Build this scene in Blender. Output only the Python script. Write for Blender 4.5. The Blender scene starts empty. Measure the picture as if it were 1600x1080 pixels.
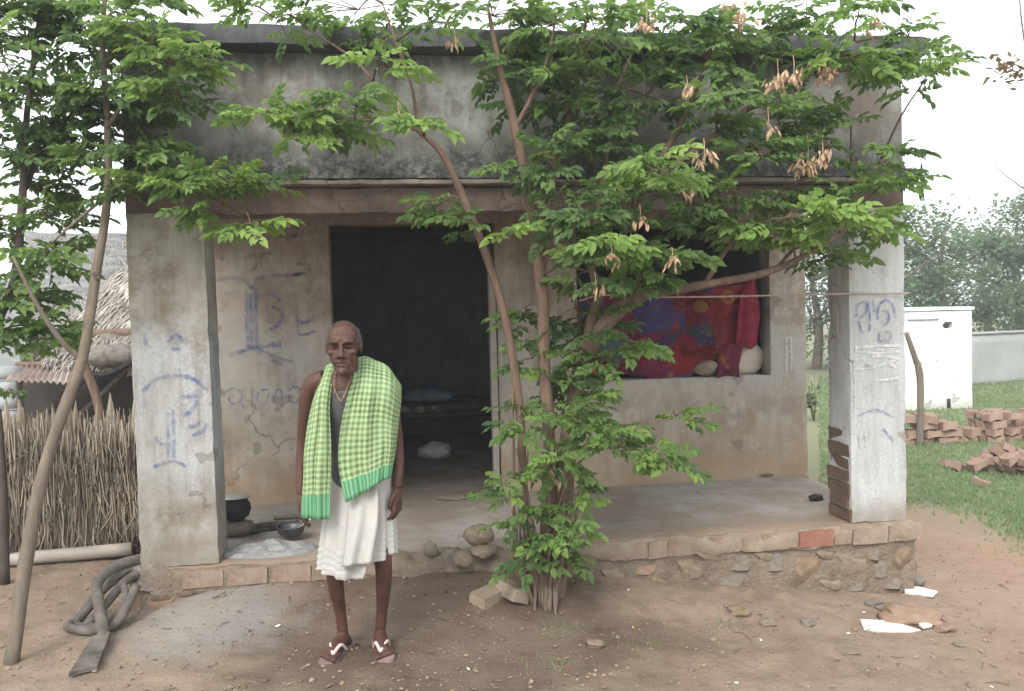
import bpy, bmesh, math, random
import numpy as np
from mathutils import Vector, Matrix, noise as mnoise
rnd = random.Random(7)
scene = bpy.context.scene
COL = scene.collection
PI = math.pi

# ------------------------------------------------------------------ camera
FPX = 1330.0
CAM = np.array([0.0, 0.0, 1.6])
_p, _r = math.radians(2.2), math.radians(1.5)
cF = np.array([0, math.cos(_p), -math.sin(_p)]); _R0 = np.array([1.0, 0, 0]); _U0 = np.cross(_R0, cF)
cR = math.cos(_r)*_R0 - math.sin(_r)*_U0
cU = math.sin(_r)*_R0 + math.cos(_r)*_U0
cd = bpy.data.cameras.new('camera'); cam = bpy.data.objects.new('camera', cd); COL.objects.link(cam)
cd.sensor_width = 36.0; cd.lens = FPX/1600*36; cd.clip_end = 2000; cd.clip_start = 0.05
m = Matrix(((cR[0], cU[0], -cF[0], CAM[0]), (cR[1], cU[1], -cF[1], CAM[1]), (cR[2], cU[2], -cF[2], CAM[2]), (0, 0, 0, 1)))
cam.matrix_world = m
scene.camera = cam

# ------------------------------------------------------------------ sky, sun, exposure
SUN_EL, SUN_ROT = math.radians(42), math.radians(200)
w = bpy.data.worlds.new('World'); scene.world = w; w.use_nodes = True
wn = w.node_tree; wn.nodes.clear()
out = wn.nodes.new('ShaderNodeOutputWorld'); bg = wn.nodes.new('ShaderNodeBackground')
sky = wn.nodes.new('ShaderNodeTexSky'); sky.sky_type = 'NISHITA'; sky.sun_disc = False
sky.sun_elevation = SUN_EL; sky.sun_rotation = SUN_ROT; sky.dust_density = 6; sky.air_density = 1.2
mx = wn.nodes.new('ShaderNodeMix'); mx.data_type = 'RGBA'; mx.inputs[0].default_value = 0.82
mx.inputs[7].default_value = (9.6, 10.0, 10.2, 1)          # an even sheet of bright cloud over the blue
wn.links.new(sky.outputs[0], mx.inputs[6]); wn.links.new(mx.outputs[2], bg.inputs[0])
bg.inputs[1].default_value = 0.115
wn.links.new(bg.outputs[0], out.inputs[0])
sd = bpy.data.lights.new('sun', 'SUN'); sun = bpy.data.objects.new('sun', sd); COL.objects.link(sun)
sd.energy = 1.5; sd.angle = math.radians(24); sd.color = (1.0, 0.965, 0.91)
_sd = Vector((math.sin(SUN_ROT)*math.cos(SUN_EL), math.cos(SUN_ROT)*math.cos(SUN_EL), math.sin(SUN_EL)))
sun.rotation_euler = _sd.to_track_quat('Z', 'Y').to_euler()
sun.location = (-3, -4, 9)
vs_ = scene.view_settings
vs_.view_transform = 'Standard'; vs_.look = 'None'; vs_.exposure = 0.9; vs_.gamma = 1.0; vs_.use_curve_mapping = False
scene.cycles.use_denoising = True
scene.cycles.max_bounces = 6; scene.cycles.transparent_max_bounces = 8

# ------------------------------------------------------------------ pixel -> place
def ray(px, py): return cF + cR*(px-800)/FPX - cU*(py-540)/FPX
def on_z(px, py, z):
    d = ray(px, py); return CAM + d*(z-CAM[2])/d[2]
def at_y(px, py, y):
    d = ray(px, py); return CAM + d*y/d[1]
FLOOR = 0.24
hA = on_z(218, 888, FLOOR); hB = on_z(1420, 812, FLOOR)          # front corners of the veranda
hu = (hB-hA); HW = np.linalg.norm(hu); hu = hu/HW; hv = np.array([-hu[1], hu[0], 0])
HROT = math.atan2(hu[1], hu[0])
def on_v(px, py, v):                                             # house frame (u, v, z)
    d = ray(px, py); t = ((hA-CAM)@hv+v)/(d@hv); p = CAM+d*t
    return np.array([(p-hA)@hu, v, p[2]])
def h2w(u, v, z): return np.array([hA[0]+u*hu[0]+v*hv[0], hA[1]+u*hu[1]+v*hv[1], z])
def w2h(x, y):
    q0, q1 = x-hA[0], y-hA[1]; return q0*hu[0]+q1*hu[1], q0*hv[0]+q1*hv[1]
def vpx(px, py, v): return h2w(*on_v(px, py, v))

# ------------------------------------------------------------------ materials
class NT:
    def __init__(s, name):
        s.m = bpy.data.materials.new(name); s.m.use_nodes = True; s.t = s.m.node_tree
        s.b = s.t.nodes['Principled BSDF']; s.o = s.t.nodes['Material Output']
        s.tc = s.t.nodes.new('ShaderNodeTexCoord')
        s.b.inputs['Specular IOR Level'].default_value = 0.25
    def n(s, t): return s.t.nodes.new(t)
    def l(s, a, b): s.t.links.new(a, b)
    def co(s, kind='Object', scale=(1, 1, 1)):
        mp = s.n('ShaderNodeMapping'); s.l(s.tc.outputs[kind], mp.inputs[0]); mp.inputs['Scale'].default_value = scale; return mp.outputs[0]
    def noise(s, sc, det=5, ro=0.6, co=None, dist=0.0):
        x = s.n('ShaderNodeTexNoise'); x.inputs['Scale'].default_value = sc; x.inputs['Detail'].default_value = det
        x.inputs['Roughness'].default_value = ro; x.inputs['Distortion'].default_value = dist
        s.l(co or s.co(), x.inputs['Vector']); return x.outputs[0]
    def vor(s, sc, co=None, feat='F1', out='Distance'):
        x = s.n('ShaderNodeTexVoronoi'); x.inputs['Scale'].default_value = sc; x.feature = feat
        s.l(co or s.co(), x.inputs['Vector']); return x.outputs[out]
    def ramp(s, fac, stops, interp='LINEAR'):
        r = s.n('ShaderNodeValToRGB'); r.color_ramp.interpolation = interp
        e = r.color_ramp.elements
        while len(e) < len(stops): e.new(0.5)
        for i, (p, c) in enumerate(stops):
            e[i].position = p
            e[i].color = (c[0], c[1], c[2], 1) if not isinstance(c, (int, float)) else (c, c, c, 1)
        s.l(fac, r.inputs[0]); return r.outputs[0]
    def mix(s, f, a, b, mode='MIX'):
        x = s.n('ShaderNodeMix'); x.data_type = 'RGBA'; x.blend_type = mode
        for v, i in ((f, 0), (a, 6), (b, 7)):
            if isinstance(v, (int, float)): x.inputs[i].default_value = v if i == 0 else (v, v, v, 1)
            elif isinstance(v, (tuple, list)): x.inputs[i].default_value = (v[0], v[1], v[2], 1)
            else: s.l(v, x.inputs[i])
        return x.outputs[2]
    def math(s, op, a, b=0.0, c=None, clamp=False):
        x = s.n('ShaderNodeMath'); x.operation = op; x.use_clamp = clamp
        for v, i in ((a, 0), (b, 1), (c, 2)):
            if v is None: continue
            if isinstance(v, (int, float)): x.inputs[i].default_value = v
            else: s.l(v, x.inputs[i])
        return x.outputs[0]
    def sep(s, kind='Object'):
        x = s.n('ShaderNodeSeparateXYZ'); s.l(s.tc.outputs[kind], x.inputs[0]); return x.outputs
    def rng(s, v, a, b, c=0.0, d=1.0, smooth=True):
        x = s.n('ShaderNodeMapRange'); x.clamp = True
        if smooth: x.interpolation_type = 'SMOOTHSTEP'
        s.l(v, x.inputs[0])
        for i, q in enumerate((a, b, c, d)): x.inputs[1+i].default_value = q
        return x.outputs[0]
    def bump(s, h, st=0.3, d=0.01):
        b = s.n('ShaderNodeBump'); b.inputs['Strength'].default_value = st; b.inputs['Distance'].default_value = d
        s.l(h, b.inputs['Height']); s.l(b.outputs[0], s.b.inputs['Normal'])
    def col(s, c):
        if isinstance(c, (tuple, list)): s.b.inputs['Base Color'].default_value = (c[0], c[1], c[2], 1)
        else: s.l(c, s.b.inputs['Base Color'])
    def rough(s, v):
        if isinstance(v, (int, float)): s.b.inputs['Roughness'].default_value = v
        else: s.l(v, s.b.inputs['Roughness'])

M = {}
def simple(name, c1, c2, scale=8, rough=0.85, bump=0.3, bd=0.008, det=6, stretch=(1, 1, 1), spec=0.25):
    t = NT(name); co = t.co('Object', stretch)
    n1 = t.noise(scale, det, 0.65, co)
    t.col(t.ramp(n1, [(0.3, c1), (0.7, c2)])); t.rough(rough); t.b.inputs['Specular IOR Level'].default_value = spec
    if bump: t.bump(t.noise(scale*4, 4, 0.7, co), bump, bd)
    M[name] = t.m; return t

def plaster(name, base1, base2, stain, stain_amt, wash=None, soil=None, moss=None, top=None):
    t = NT(name); z = t.sep()[2]
    big = t.noise(1.9, 8, 0.68); mid = t.noise(6, 6, 0.7); fine = t.noise(55, 4, 0.7)
    streak = t.noise(5, 5, 0.65, t.co('Object', (3.0, 3.0, 0.35)))
    c = t.ramp(mid, [(0.3, base1), (0.7, base2)])
    sm = t.ramp(big, [(0.47, 0.0), (0.58, 1.0)])
    c = t.mix(t.math('MULTIPLY', sm, stain_amt), c, stain)
    c = t.mix(t.math('MULTIPLY', t.ramp(streak, [(0.5, 0.0), (0.72, 1.0)]), 0.45), c, (stain[0]*.75, stain[1]*.75, stain[2]*.75))
    c = t.mix(t.math('MULTIPLY', t.ramp(t.noise(4.2, 5, 0.7), [(0.55, 0.0), (0.7, 1.0)]), 0.4), c, (base2[0]*1.25, base2[1]*1.25, base2[2]*1.24))
    if wash:                                # worn limewash between two heights
        (z0, z1, colr, amt, x0, x1) = wash
        zz = t.math('ADD', z, t.math('MULTIPLY', t.math('SUBTRACT', big, 0.5), 0.9))
        mk = t.math('MULTIPLY', t.rng(zz, z0-0.12, z0+0.12), t.rng(zz, z1+0.15, z1-0.15))
        mk = t.math('MULTIPLY', mk, t.ramp(streak, [(0.34, 0.15), (0.6, 1.0)]))
        mk = t.math('MULTIPLY', mk, t.ramp(fine, [(0.3, 0.45), (0.6, 1.0)]))
        if x0 is not None:
            xx = t.math('ADD', t.sep()[0], t.math('MULTIPLY', t.math('SUBTRACT', mid, 0.5), 0.8))
            mk = t.math('MULTIPLY', mk, t.math('MULTIPLY', t.rng(xx, x0-0.15, x0+0.15), t.rng(xx, x1+0.15, x1-0.15)))
        c = t.mix(t.math('MULTIPLY', mk, amt), c, colr)
    if soil:                                # splashed red earth low down
        (z0, z1, colr, amt) = soil
        zz = t.math('ADD', z, t.math('MULTIPLY', t.math('SUBTRACT', mid, 0.5), 0.7))
        c = t.mix(t.math('MULTIPLY', t.rng(zz, z1, z0), amt), c, colr)
    if moss:                                # black speckled mould
        (z0, z1, colr, amt) = moss
        zz = t.math('ADD', z, t.math('MULTIPLY', t.math('SUBTRACT', mid, 0.5), 0.28))
        mk = t.math('MULTIPLY', t.rng(zz, z1, z0), t.ramp(t.noise(24, 5, 0.75), [(0.36, 0.25), (0.56, 1.0)]))
        c = t.mix(t.math('MULTIPLY', mk, amt), c, colr)
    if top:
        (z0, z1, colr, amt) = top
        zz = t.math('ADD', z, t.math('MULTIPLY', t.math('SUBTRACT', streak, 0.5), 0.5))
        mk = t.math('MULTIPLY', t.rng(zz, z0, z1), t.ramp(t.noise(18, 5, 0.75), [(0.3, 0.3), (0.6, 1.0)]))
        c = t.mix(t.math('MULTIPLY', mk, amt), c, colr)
    sp = t.ramp(t.noise(38, 3, 0.6), [(0.66, 0.0), (0.72, 1.0)])
    c = t.mix(t.math('MULTIPLY', sp, 0.45), c, (0.06, 0.055, 0.05))
    ch = t.ramp(t.noise(3.1, 3, 0.5), [(0.655, 0.0), (0.665, 1.0)])
    c = t.mix(t.math('MULTIPLY', ch, 0.5), c, (0.17, 0.145, 0.12))
    wv = t.n('ShaderNodeVectorMath'); wv.operation = 'ADD'; nz_ = t.n('ShaderNodeTexNoise'); nz_.inputs['Scale'].default_value = 5; nz_.inputs['Detail'].default_value = 5
    t.l(t.tc.outputs['Object'], nz_.inputs['Vector']); sc_ = t.n('ShaderNodeVectorMath'); sc_.operation = 'SCALE'; sc_.inputs['Scale'].default_value = 0.35; t.l(nz_.outputs[1], sc_.inputs[0])
    t.l(t.tc.outputs['Object'], wv.inputs[0]); t.l(sc_.outputs[0], wv.inputs[1])
    ck = t.ramp(t.vor(1.35, wv.outputs[0], 'DISTANCE_TO_EDGE'), [(0.0, 1.0), (0.009, 0.0)])
    ck = t.math('MULTIPLY', ck, t.ramp(t.noise(1.1, 3, 0.5), [(0.52, 0.0), (0.60, 0.75)]))
    c = t.mix(ck, c, (0.05, 0.045, 0.04))
    t.col(c); t.rough(0.92)
    h = t.math('ADD', t.math('MULTIPLY', mid, 0.7), t.math('MULTIPLY', fine, 0.4))
    h = t.math('SUBTRACT', h, t.math('MULTIPLY', ch, 0.25)); h = t.math('SUBTRACT', h, t.math('MULTIPLY', ck, 0.5))
    t.bump(h, 0.55, 0.012)
    M[name] = t.m

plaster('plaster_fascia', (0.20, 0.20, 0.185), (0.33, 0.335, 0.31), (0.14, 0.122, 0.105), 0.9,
        wash=(2.62, 3.0, (0.46, 0.49, 0.47), 0.85, 1.75, 2.7), moss=(2.42, 2.74, (0.03, 0.03, 0.031), 0.92), top=(2.88, 3.10, (0.05, 0.052, 0.056), 0.75))  # top: dark stain below the coping, with its shade put into the colour
plaster('plaster_coping', (0.07, 0.072, 0.078), (0.12, 0.12, 0.125), (0.05, 0.05, 0.055), 0.6)
plaster('plaster_pillar', (0.27, 0.255, 0.22), (0.38, 0.365, 0.33), (0.17, 0.14, 0.105), 0.8,
        wash=(0.70, 1.55, (0.52, 0.555, 0.59), 0.8, None, None), soil=(0.24, 0.6, (0.27, 0.235, 0.19), 0.5))
plaster('plaster_pillar_pale', (0.35, 0.35, 0.33), (0.46, 0.46, 0.44), (0.25, 0.24, 0.22), 0.55,
        wash=(0.4, 2.2, (0.60, 0.635, 0.67), 0.75, None, None), soil=(0.22, 0.42, (0.27, 0.22, 0.17), 0.5))
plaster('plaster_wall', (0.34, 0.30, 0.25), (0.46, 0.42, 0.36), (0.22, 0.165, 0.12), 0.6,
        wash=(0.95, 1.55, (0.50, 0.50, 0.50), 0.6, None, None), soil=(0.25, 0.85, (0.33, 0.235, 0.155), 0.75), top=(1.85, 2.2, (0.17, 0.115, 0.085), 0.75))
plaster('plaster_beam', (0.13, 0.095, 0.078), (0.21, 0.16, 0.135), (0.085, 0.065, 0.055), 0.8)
plaster('plaster_ledge', (0.21, 0.18, 0.15), (0.30, 0.255, 0.21), (0.09, 0.075, 0.065), 0.7)
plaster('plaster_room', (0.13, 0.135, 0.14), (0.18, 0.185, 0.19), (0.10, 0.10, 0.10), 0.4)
plaster('white_paint', (0.74, 0.75, 0.75), (0.85, 0.86, 0.86), (0.62, 0.63, 0.62), 0.5, soil=(0.0, 0.3, (0.40, 0.42, 0.36), 0.7))

t = NT('floor_concrete'); b1 = t.noise(1.7, 7, 0.65); b2 = t.noise(9, 6, 0.7)
c = t.mix(t.ramp(b1, [(0.42, 0.0), (0.6, 1.0)]), (0.25, 0.205, 0.165), (0.335, 0.315, 0.29))
c = t.mix(t.math('MULTIPLY', t.ramp(b2, [(0.5, 0.0), (0.75, 1.0)]), 0.6), c, (0.16, 0.13, 0.105))
vv = t.rng(t.math('ADD', t.sep()[1], t.math('MULTIPLY', b2, 0.3)), 0.42, 0.14)
c = t.mix(t.math('MULTIPLY', vv, 0.75), c, (0.27, 0.19, 0.135))
t.col(c); t.rough(0.85); t.bump(t.math('ADD', b2, t.math('MULTIPLY', t.noise(60, 3, 0.7), 0.3)), 0.4, 0.012); M['floor_concrete'] = t.m

simple('earth_core', (0.17, 0.13, 0.098), (0.31, 0.25, 0.195), 9, 0.95, 0.9, 0.03)
simple('stone', (0.19, 0.145, 0.105), (0.33, 0.27, 0.205), 3, 0.9, 0.6, 0.015)
simple('stone_ochre', (0.19, 0.14, 0.10), (0.32, 0.235, 0.155), 2.5, 0.9, 0.6, 0.015)
simple('stone_grey', (0.165, 0.142, 0.115), (0.275, 0.24, 0.20), 2.5, 0.9, 0.6, 0.015)
simple('stone_pink', (0.25, 0.165, 0.12), (0.37, 0.26, 0.195), 3, 0.9, 0.6, 0.015)
simple('brick_red', (0.23, 0.095, 0.07), (0.30, 0.16, 0.12), 12, 0.92, 0.6, 0.01)
simple('brick_dull', (0.215, 0.145, 0.108), (0.33, 0.26, 0.205), 12, 0.92, 0.7, 0.012)
simple('brick_pale', (0.22, 0.17, 0.13), (0.35, 0.29, 0.225), 12, 0.92, 0.7, 0.012)
simple('brick_shaded', (0.10, 0.068, 0.052), (0.18, 0.125, 0.095), 9, 0.95, 0.8, 0.012)  # dull brick with the pillar side's shade put into its colour
simple('brick_heap', (0.22, 0.135, 0.105), (0.37, 0.26, 0.205), 4, 0.92, 0.6, 0.012)
simple('bark', (0.13, 0.085, 0.062), (0.235, 0.165, 0.125), 10, 0.9, 0.8, 0.01, stretch=(3, 3, 0.5))
simple('bark_grey', (0.13, 0.105, 0.08), (0.235, 0.195, 0.155), 9, 0.9, 0.7, 0.01, stretch=(2, 2, 0.5))
simple('bark_dark', (0.055, 0.045, 0.038), (0.12, 0.095, 0.08), 9, 0.9, 0.7, 0.01, stretch=(2, 2, 0.5))
simple('twig', (0.10, 0.07, 0.05), (0.18, 0.13, 0.09), 10, 0.9, 0.2)
simple('root_pale', (0.12, 0.085, 0.065), (0.27, 0.21, 0.17), 14, 0.9, 0.6, 0.008, stretch=(2, 2, 0.6))
simple('dry_pod', (0.33, 0.20, 0.12), (0.58, 0.43, 0.30), 20, 0.8, 0.4)
simple('pipe', (0.06, 0.053, 0.046), (0.20, 0.175, 0.15), 11, 0.8, 0.8, 0.008)
simple('log_pale', (0.28, 0.25, 0.215), (0.44, 0.40, 0.35), 6, 0.85, 0.5, 0.006, stretch=(0.5, 3, 3))
simple('soot', (0.008, 0.008, 0.009), (0.028, 0.027, 0.026), 14, 0.6, 0.3, 0.004)
simple('ash', (0.27, 0.275, 0.28), (0.42, 0.42, 0.42), 18, 0.97, 0.9, 0.02)
simple('aluminium', (0.55, 0.55, 0.55), (0.72, 0.72, 0.72), 10, 0.35, 0.15, 0.002)
M['aluminium'].node_tree.nodes['Principled BSDF'].inputs['Metallic'].default_value = 0.85
simple('iron_pan', (0.045, 0.047, 0.05), (0.13, 0.13, 0.135), 10, 0.45, 0.3, 0.003)
M['iron_pan'].node_tree.nodes['Principled BSDF'].inputs['Metallic'].default_value = 0.5
simple('clay', (0.14, 0.11, 0.085), (0.25, 0.21, 0.17), 8, 0.95, 0.7, 0.012)
simple('white_tile', (0.62, 0.61, 0.58), (0.78, 0.77, 0.74), 8, 0.5, 0.1)
simple('rope', (0.33, 0.24, 0.20), (0.48, 0.37, 0.32), 60, 0.9, 0.5, 0.003)
simple('compound_wall', (0.27, 0.29, 0.29), (0.38, 0.39, 0.38), 1.2, 0.9, 0.3, 0.02)
simple('thatch_grey', (0.13, 0.13, 0.13), (0.31, 0.31, 0.305), 6, 0.95, 0.8, 0.03, stretch=(1, 1, 4))
simple('thatch_glare', (0.30, 0.28, 0.25), (0.66, 0.63, 0.58), 5.0, 0.95, 0.8, 0.03, stretch=(1, 1, 4))  # white glare on the side roof is put into this pale colour
simple('thatch_brown', (0.13, 0.115, 0.10), (0.34, 0.31, 0.27), 16, 0.95, 0.9, 0.03)
simple('thatch_straw', (0.22, 0.20, 0.175), (0.50, 0.46, 0.41), 4, 0.95, 0.3)
simple('mud_and_shade', (0.03, 0.026, 0.022), (0.06, 0.05, 0.042), 3, 0.95, 0.5)  # dark mud, also the painted-in shade of the vent
simple('block_grey', (0.24, 0.26, 0.27), (0.36, 0.38, 0.39), 4, 0.9, 0.5, 0.02)
t = simple('rust_sheet', (0.20, 0.12, 0.09), (0.46, 0.40, 0.36), 3.2, 0.7, 0.3, 0.004, stretch=(1, 0.25, 1))
simple('bed_wood', (0.05, 0.04, 0.03), (0.09, 0.07, 0.055), 8, 0.8, 0.3)
simple('cloth_blue', (0.16, 0.22, 0.30), (0.28, 0.34, 0.40), 7, 0.95, 0.4)
simple('bag_white', (0.5, 0.5, 0.48), (0.68, 0.68, 0.66), 9, 0.7, 0.4)
simple('cloth_cream', (0.48, 0.43, 0.36), (0.60, 0.55, 0.47), 5, 0.95, 0.4)
simple('skin', (0.056, 0.026, 0.018), (0.105, 0.049, 0.033), 22, 0.5, 0.6, 0.006, spec=0.4)
simple('skin_eye', (0.02, 0.013, 0.01), (0.035, 0.022, 0.018), 9, 0.4, 0)
simple('hair_grey', (0.05, 0.047, 0.045), (0.17, 0.16, 0.155), 120, 0.8, 0)
simple('stubble_white', (0.30, 0.27, 0.25), (0.45, 0.42, 0.40), 120, 0.8, 0)
simple('vest', (0.075, 0.075, 0.08), (0.115, 0.115, 0.12), 10, 0.95, 0.3, 0.003)
t = simple('dhoti', (0.38, 0.37, 0.35), (0.49, 0.48, 0.46), 5, 0.95, 0.35, 0.004)
simple('sandal_sole', (0.20, 0.13, 0.125), (0.30, 0.21, 0.20), 10, 0.8, 0.3)
simple('sandal_strap', (0.58, 0.44, 0.42), (0.70, 0.56, 0.53), 10, 0.6, 0.1)
simple('bead', (0.05, 0.025, 0.02), (0.42, 0.27, 0.19), 60, 0.5, 0)
simple('litter_leaf', (0.20, 0.13, 0.08), (0.42, 0.31, 0.20), 9, 0.85, 0.2)
simple('pebble', (0.17, 0.135, 0.105), (0.34, 0.285, 0.24), 3, 0.9, 0.3)
simple('paper_bit', (0.6, 0.57, 0.53), (0.75, 0.73, 0.70), 8, 0.8, 0.1)

def reedmat(name, c0, c1, c2):
    t = NT(name); geo = t.n('ShaderNodeNewGeometry'); oi = t.n('ShaderNodeObjectInfo'); co = t.co('Object', (14, 14, .9))
    f = t.math('ADD', t.math('MULTIPLY', geo.outputs['Random Per Island'], .6), t.math('MULTIPLY', oi.outputs['Random'], .2))
    f = t.math('ADD', f, t.math('MULTIPLY', t.math('SUBTRACT', t.noise(2.2, 4, .6), .5), 1.1), clamp=True)
    c = t.ramp(f, [(0.1, c0), (0.5, c1), (0.9, c2)]); t.col(c); t.rough(.9); t.bump(t.noise(6, 4, .7, co), .4, .005); M[name] = t.m
reedmat('dry_reed', (.085, .07, .055), (.25, .205, .155), (.50, .44, .35))
reedmat('dry_reed_dark', (.05, .04, .03), (.13, .10, .072), (.26, .21, .15))
def leafmat(name, c1, c2, tr):
    t = NT(name); oi = t.n('ShaderNodeObjectInfo')
    geo = t.n('ShaderNodeNewGeometry')
    mp = t.n('ShaderNodeMapping'); t.l(geo.outputs['Position'], mp.inputs[0])
    n1 = t.noise(5.5, 3, 0.6, mp.outputs[0])
    f = t.math('ADD', t.math('MULTIPLY', oi.outputs['Random'], 0.25), t.math('MULTIPLY', n1, 0.6), clamp=True)
    f = t.math('ADD', f, t.math('MULTIPLY', t.math('SUBTRACT', geo.outputs['Random Per Island'], 0.3), 0.32), clamp=True)
    c = t.ramp(f, [(0.3, c1), (0.8, c2)])
    t.col(c); t.rough(0.55); t.b.inputs['Specular IOR Level'].default_value = 0.3
    tl = t.n('ShaderNodeBsdfTranslucent'); t.l(t.mix(0.5, c, tr), tl.inputs[0])
    ms = t.n('ShaderNodeMixShader'); ms.inputs[0].default_value = 0.45
    t.l(t.b.outputs[0], ms.inputs[1]); t.l(tl.outputs[0], ms.inputs[2]); t.l(ms.outputs[0], t.o.inputs[0])
    M[name] = t.m
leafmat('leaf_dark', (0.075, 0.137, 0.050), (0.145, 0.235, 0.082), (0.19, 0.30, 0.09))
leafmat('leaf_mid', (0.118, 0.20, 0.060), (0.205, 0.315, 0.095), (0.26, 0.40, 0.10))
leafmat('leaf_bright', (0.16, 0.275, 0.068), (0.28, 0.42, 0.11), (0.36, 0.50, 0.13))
leafmat('leaf_far', (0.12, 0.185, 0.105), (0.20, 0.275, 0.155), (0.23, 0.31, 0.16))  # paler green: haze on the far trees is put into the colour
leafmat('grass', (0.16, 0.235, 0.11), (0.27, 0.35, 0.18), (0.27, 0.37, 0.16))

def paint(name, colr, thr0, thr1, amt, sc=26):
    t = NT(name); t.col(colr); t.rough(0.9)
    a = t.math('MULTIPLY', t.ramp(t.noise(sc, 5, 0.7), [(thr0, 0.0), (thr1, 1.0)]), amt)
    a = t.math('MULTIPLY', a, t.ramp(t.noise(4, 3, 0.6), [(0.3, 0.35), (0.6, 1.0)]))
    tr = t.n('ShaderNodeBsdfTransparent'); ms = t.n('ShaderNodeMixShader')
    t.l(a, ms.inputs[0]); t.l(tr.outputs[0], ms.inputs[1]); t.l(t.b.outputs[0], ms.inputs[2]); t.l(ms.outputs[0], t.o.inputs[0])
    M[name] = t.m
paint('paint_blue', (0.085, 0.13, 0.36), 0.34, 0.62, 0.68)
paint('paint_black', (0.05, 0.05, 0.06), 0.38, 0.70, 0.75)
paint('paint_white', (0.72, 0.72, 0.72), 0.3, 0.55, 0.85)

# gingham towel (uses the cloth's own UVs in metres)
t = NT('gingham'); uv = t.n('ShaderNodeSeparateXYZ'); t.l(t.tc.outputs['UV'], uv.inputs[0])
def wav(o):
    s_ = t.math('SINE', t.math('MULTIPLY', o, 2*PI/0.026)); return t.rng(s_, -0.25, 0.25)
wx, wy = wav(uv.outputs[0]), wav(uv.outputs[1])
sm = t.math('MULTIPLY', t.math('ADD', wx, wy), 0.5)
c = t.ramp(sm, [(0.0, (0.355, 0.435, 0.245)), (0.5, (0.205, 0.295, 0.135)), (1.0, (0.08, 0.145, 0.07))])
c = t.mix(t.math('MULTIPLY', t.ramp(t.noise(9, 3), [(0.4, 0.0), (0.7, 1.0)]), 0.25), c, (0.45, 0.62, 0.35))
band = t.rng(uv.outputs[2], 0.4, 0.6)
bs = t.rng(t.math('SINE', t.math('MULTIPLY', uv.outputs[0], 2*PI/0.021)), -0.3, 0.3)
c = t.mix(band, c, t.mix(bs, (0.10, 0.34, 0.16), (0.19, 0.46, 0.24)))
t.col(c); t.rough(0.95); t.bump(t.noise(300, 2, 0.6), 0.3, 0.002); M['gingham'] = t.m
t2 = NT('gingham_border'); uv2 = t2.n('ShaderNodeSeparateXYZ'); t2.l(t2.tc.outputs['UV'], uv2.inputs[0])
bs = t2.rng(t2.math('SINE', t2.math('MULTIPLY', uv2.outputs[0], 2*PI/0.021)), -0.3, 0.3)
t2.col(t2.mix(bs, (0.075, 0.24, 0.12), (0.17, 0.36, 0.205))); t2.rough(0.95); t2.bump(t2.noise(300, 2, 0.6), 0.3, 0.002); M['gingham_border'] = t2.m

# patterned quilt
t = NT('quilt'); s3 = t.sep(); wob = t.noise(6, 3, 0.5)
zz = t.math('ADD', s3[2], t.math('MULTIPLY', wob, 0.09))
bandz = t.ramp(t.math('FRACT', t.math('MULTIPLY', zz, 2.4)), [(0.0, (0.10, 0.012, 0.014)), (0.2, (0.13, 0.013, 0.016)), (0.24, (0.035, 0.03, 0.07)), (0.45, (0.03, 0.05, 0.055)), (0.62, (0.04, 0.03, 0.075)), (0.66, (0.09, 0.014, 0.035)), (0.9, (0.16, 0.018, 0.02))], 'CONSTANT')
vd = t.vor(5.2); 
pc = t.n('ShaderNodeSeparateColor'); t.l(t.vor(3.4, None, 'F1', 'Color'), pc.inputs[0])
patchc = t.ramp(pc.outputs[0], [(0.0, (0.16, 0.018, 0.02)), (0.3, (0.045, 0.11, 0.12)), (0.48, (0.21, 0.022, 0.03)), (0.62, (0.24, 0.10, 0.03)), (0.74, (0.05, 0.05, 0.14)), (0.88, (0.13, 0.02, 0.05))], 'CONSTANT')
bandz = t.mix(t.ramp(t.noise(4, 3), [(0.44, 0.0), (0.5, 0.9)]), bandz, patchc)
c = t.mix(t.ramp(vd, [(0.30, 1.0), (0.34, 0.0)]), bandz, (0.20, 0.09, 0.03))
c = t.mix(t.ramp(vd, [(0.13, 1.0), (0.17, 0.0)]), c, (0.16, 0.02, 0.03))
vd2 = t.vor(19)
c = t.mix(t.ramp(vd2, [(0.22, 0.7), (0.27, 0.0)]), c, (0.20, 0.04, 0.05))
t.col(c); t.rough(0.95); t.bump(t.noise(40, 3), 0.4, 0.006); M['quilt'] = t.m
simple('quilt_red', (0.16, 0.012, 0.035), (0.27, 0.028, 0.06), 12, 0.9, 0.3)
t = NT('bed_sheet'); vd = t.vor(9)
t.col(t.mix(t.ramp(vd, [(0.3, 1.0), (0.36, 0.0)]), (0.10, 0.09, 0.075), (0.26, 0.23, 0.18))); t.rough(0.95); M['bed_sheet'] = t.m

# ground
t = NT('soil'); s3 = t.sep()
n1 = t.noise(0.9, 7, 0.62); n2 = t.noise(6, 7, 0.7); n3 = t.noise(45, 5, 0.75)
c = t.ramp(n2, [(0.3, (0.205, 0.146, 0.105)), (0.7, (0.34, 0.258, 0.192))])
dx = t.math('SUBTRACT', s3[0], -0.35); dy = t.math('MULTIPLY', t.math('SUBTRACT', s3[1], 4.25), 1.25)
rr = t.math('SQRT', t.math('ADD', t.math('MULTIPLY', dx, dx), t.math('MULTIPLY', dy, dy)))
rr = t.math('ADD', rr, t.math('MULTIPLY', t.math('SUBTRACT', t.noise(2.2, 5, 0.6), 0.5), 1.5))
darker = t.rng(rr, 1.4, 0.75)  # ragged darker brown patch of ground between man and tree
c = t.mix(t.math('MULTIPLY', darker, 0.9), c, (0.122, 0.084, 0.062))
red = t.math('MULTIPLY', t.rng(t.math('ADD', s3[0], t.math('MULTIPLY', n1, 1.4)), 2.4, 4.2), 0.65)
c = t.mix(red, c, (0.38, 0.245, 0.17))
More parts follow.
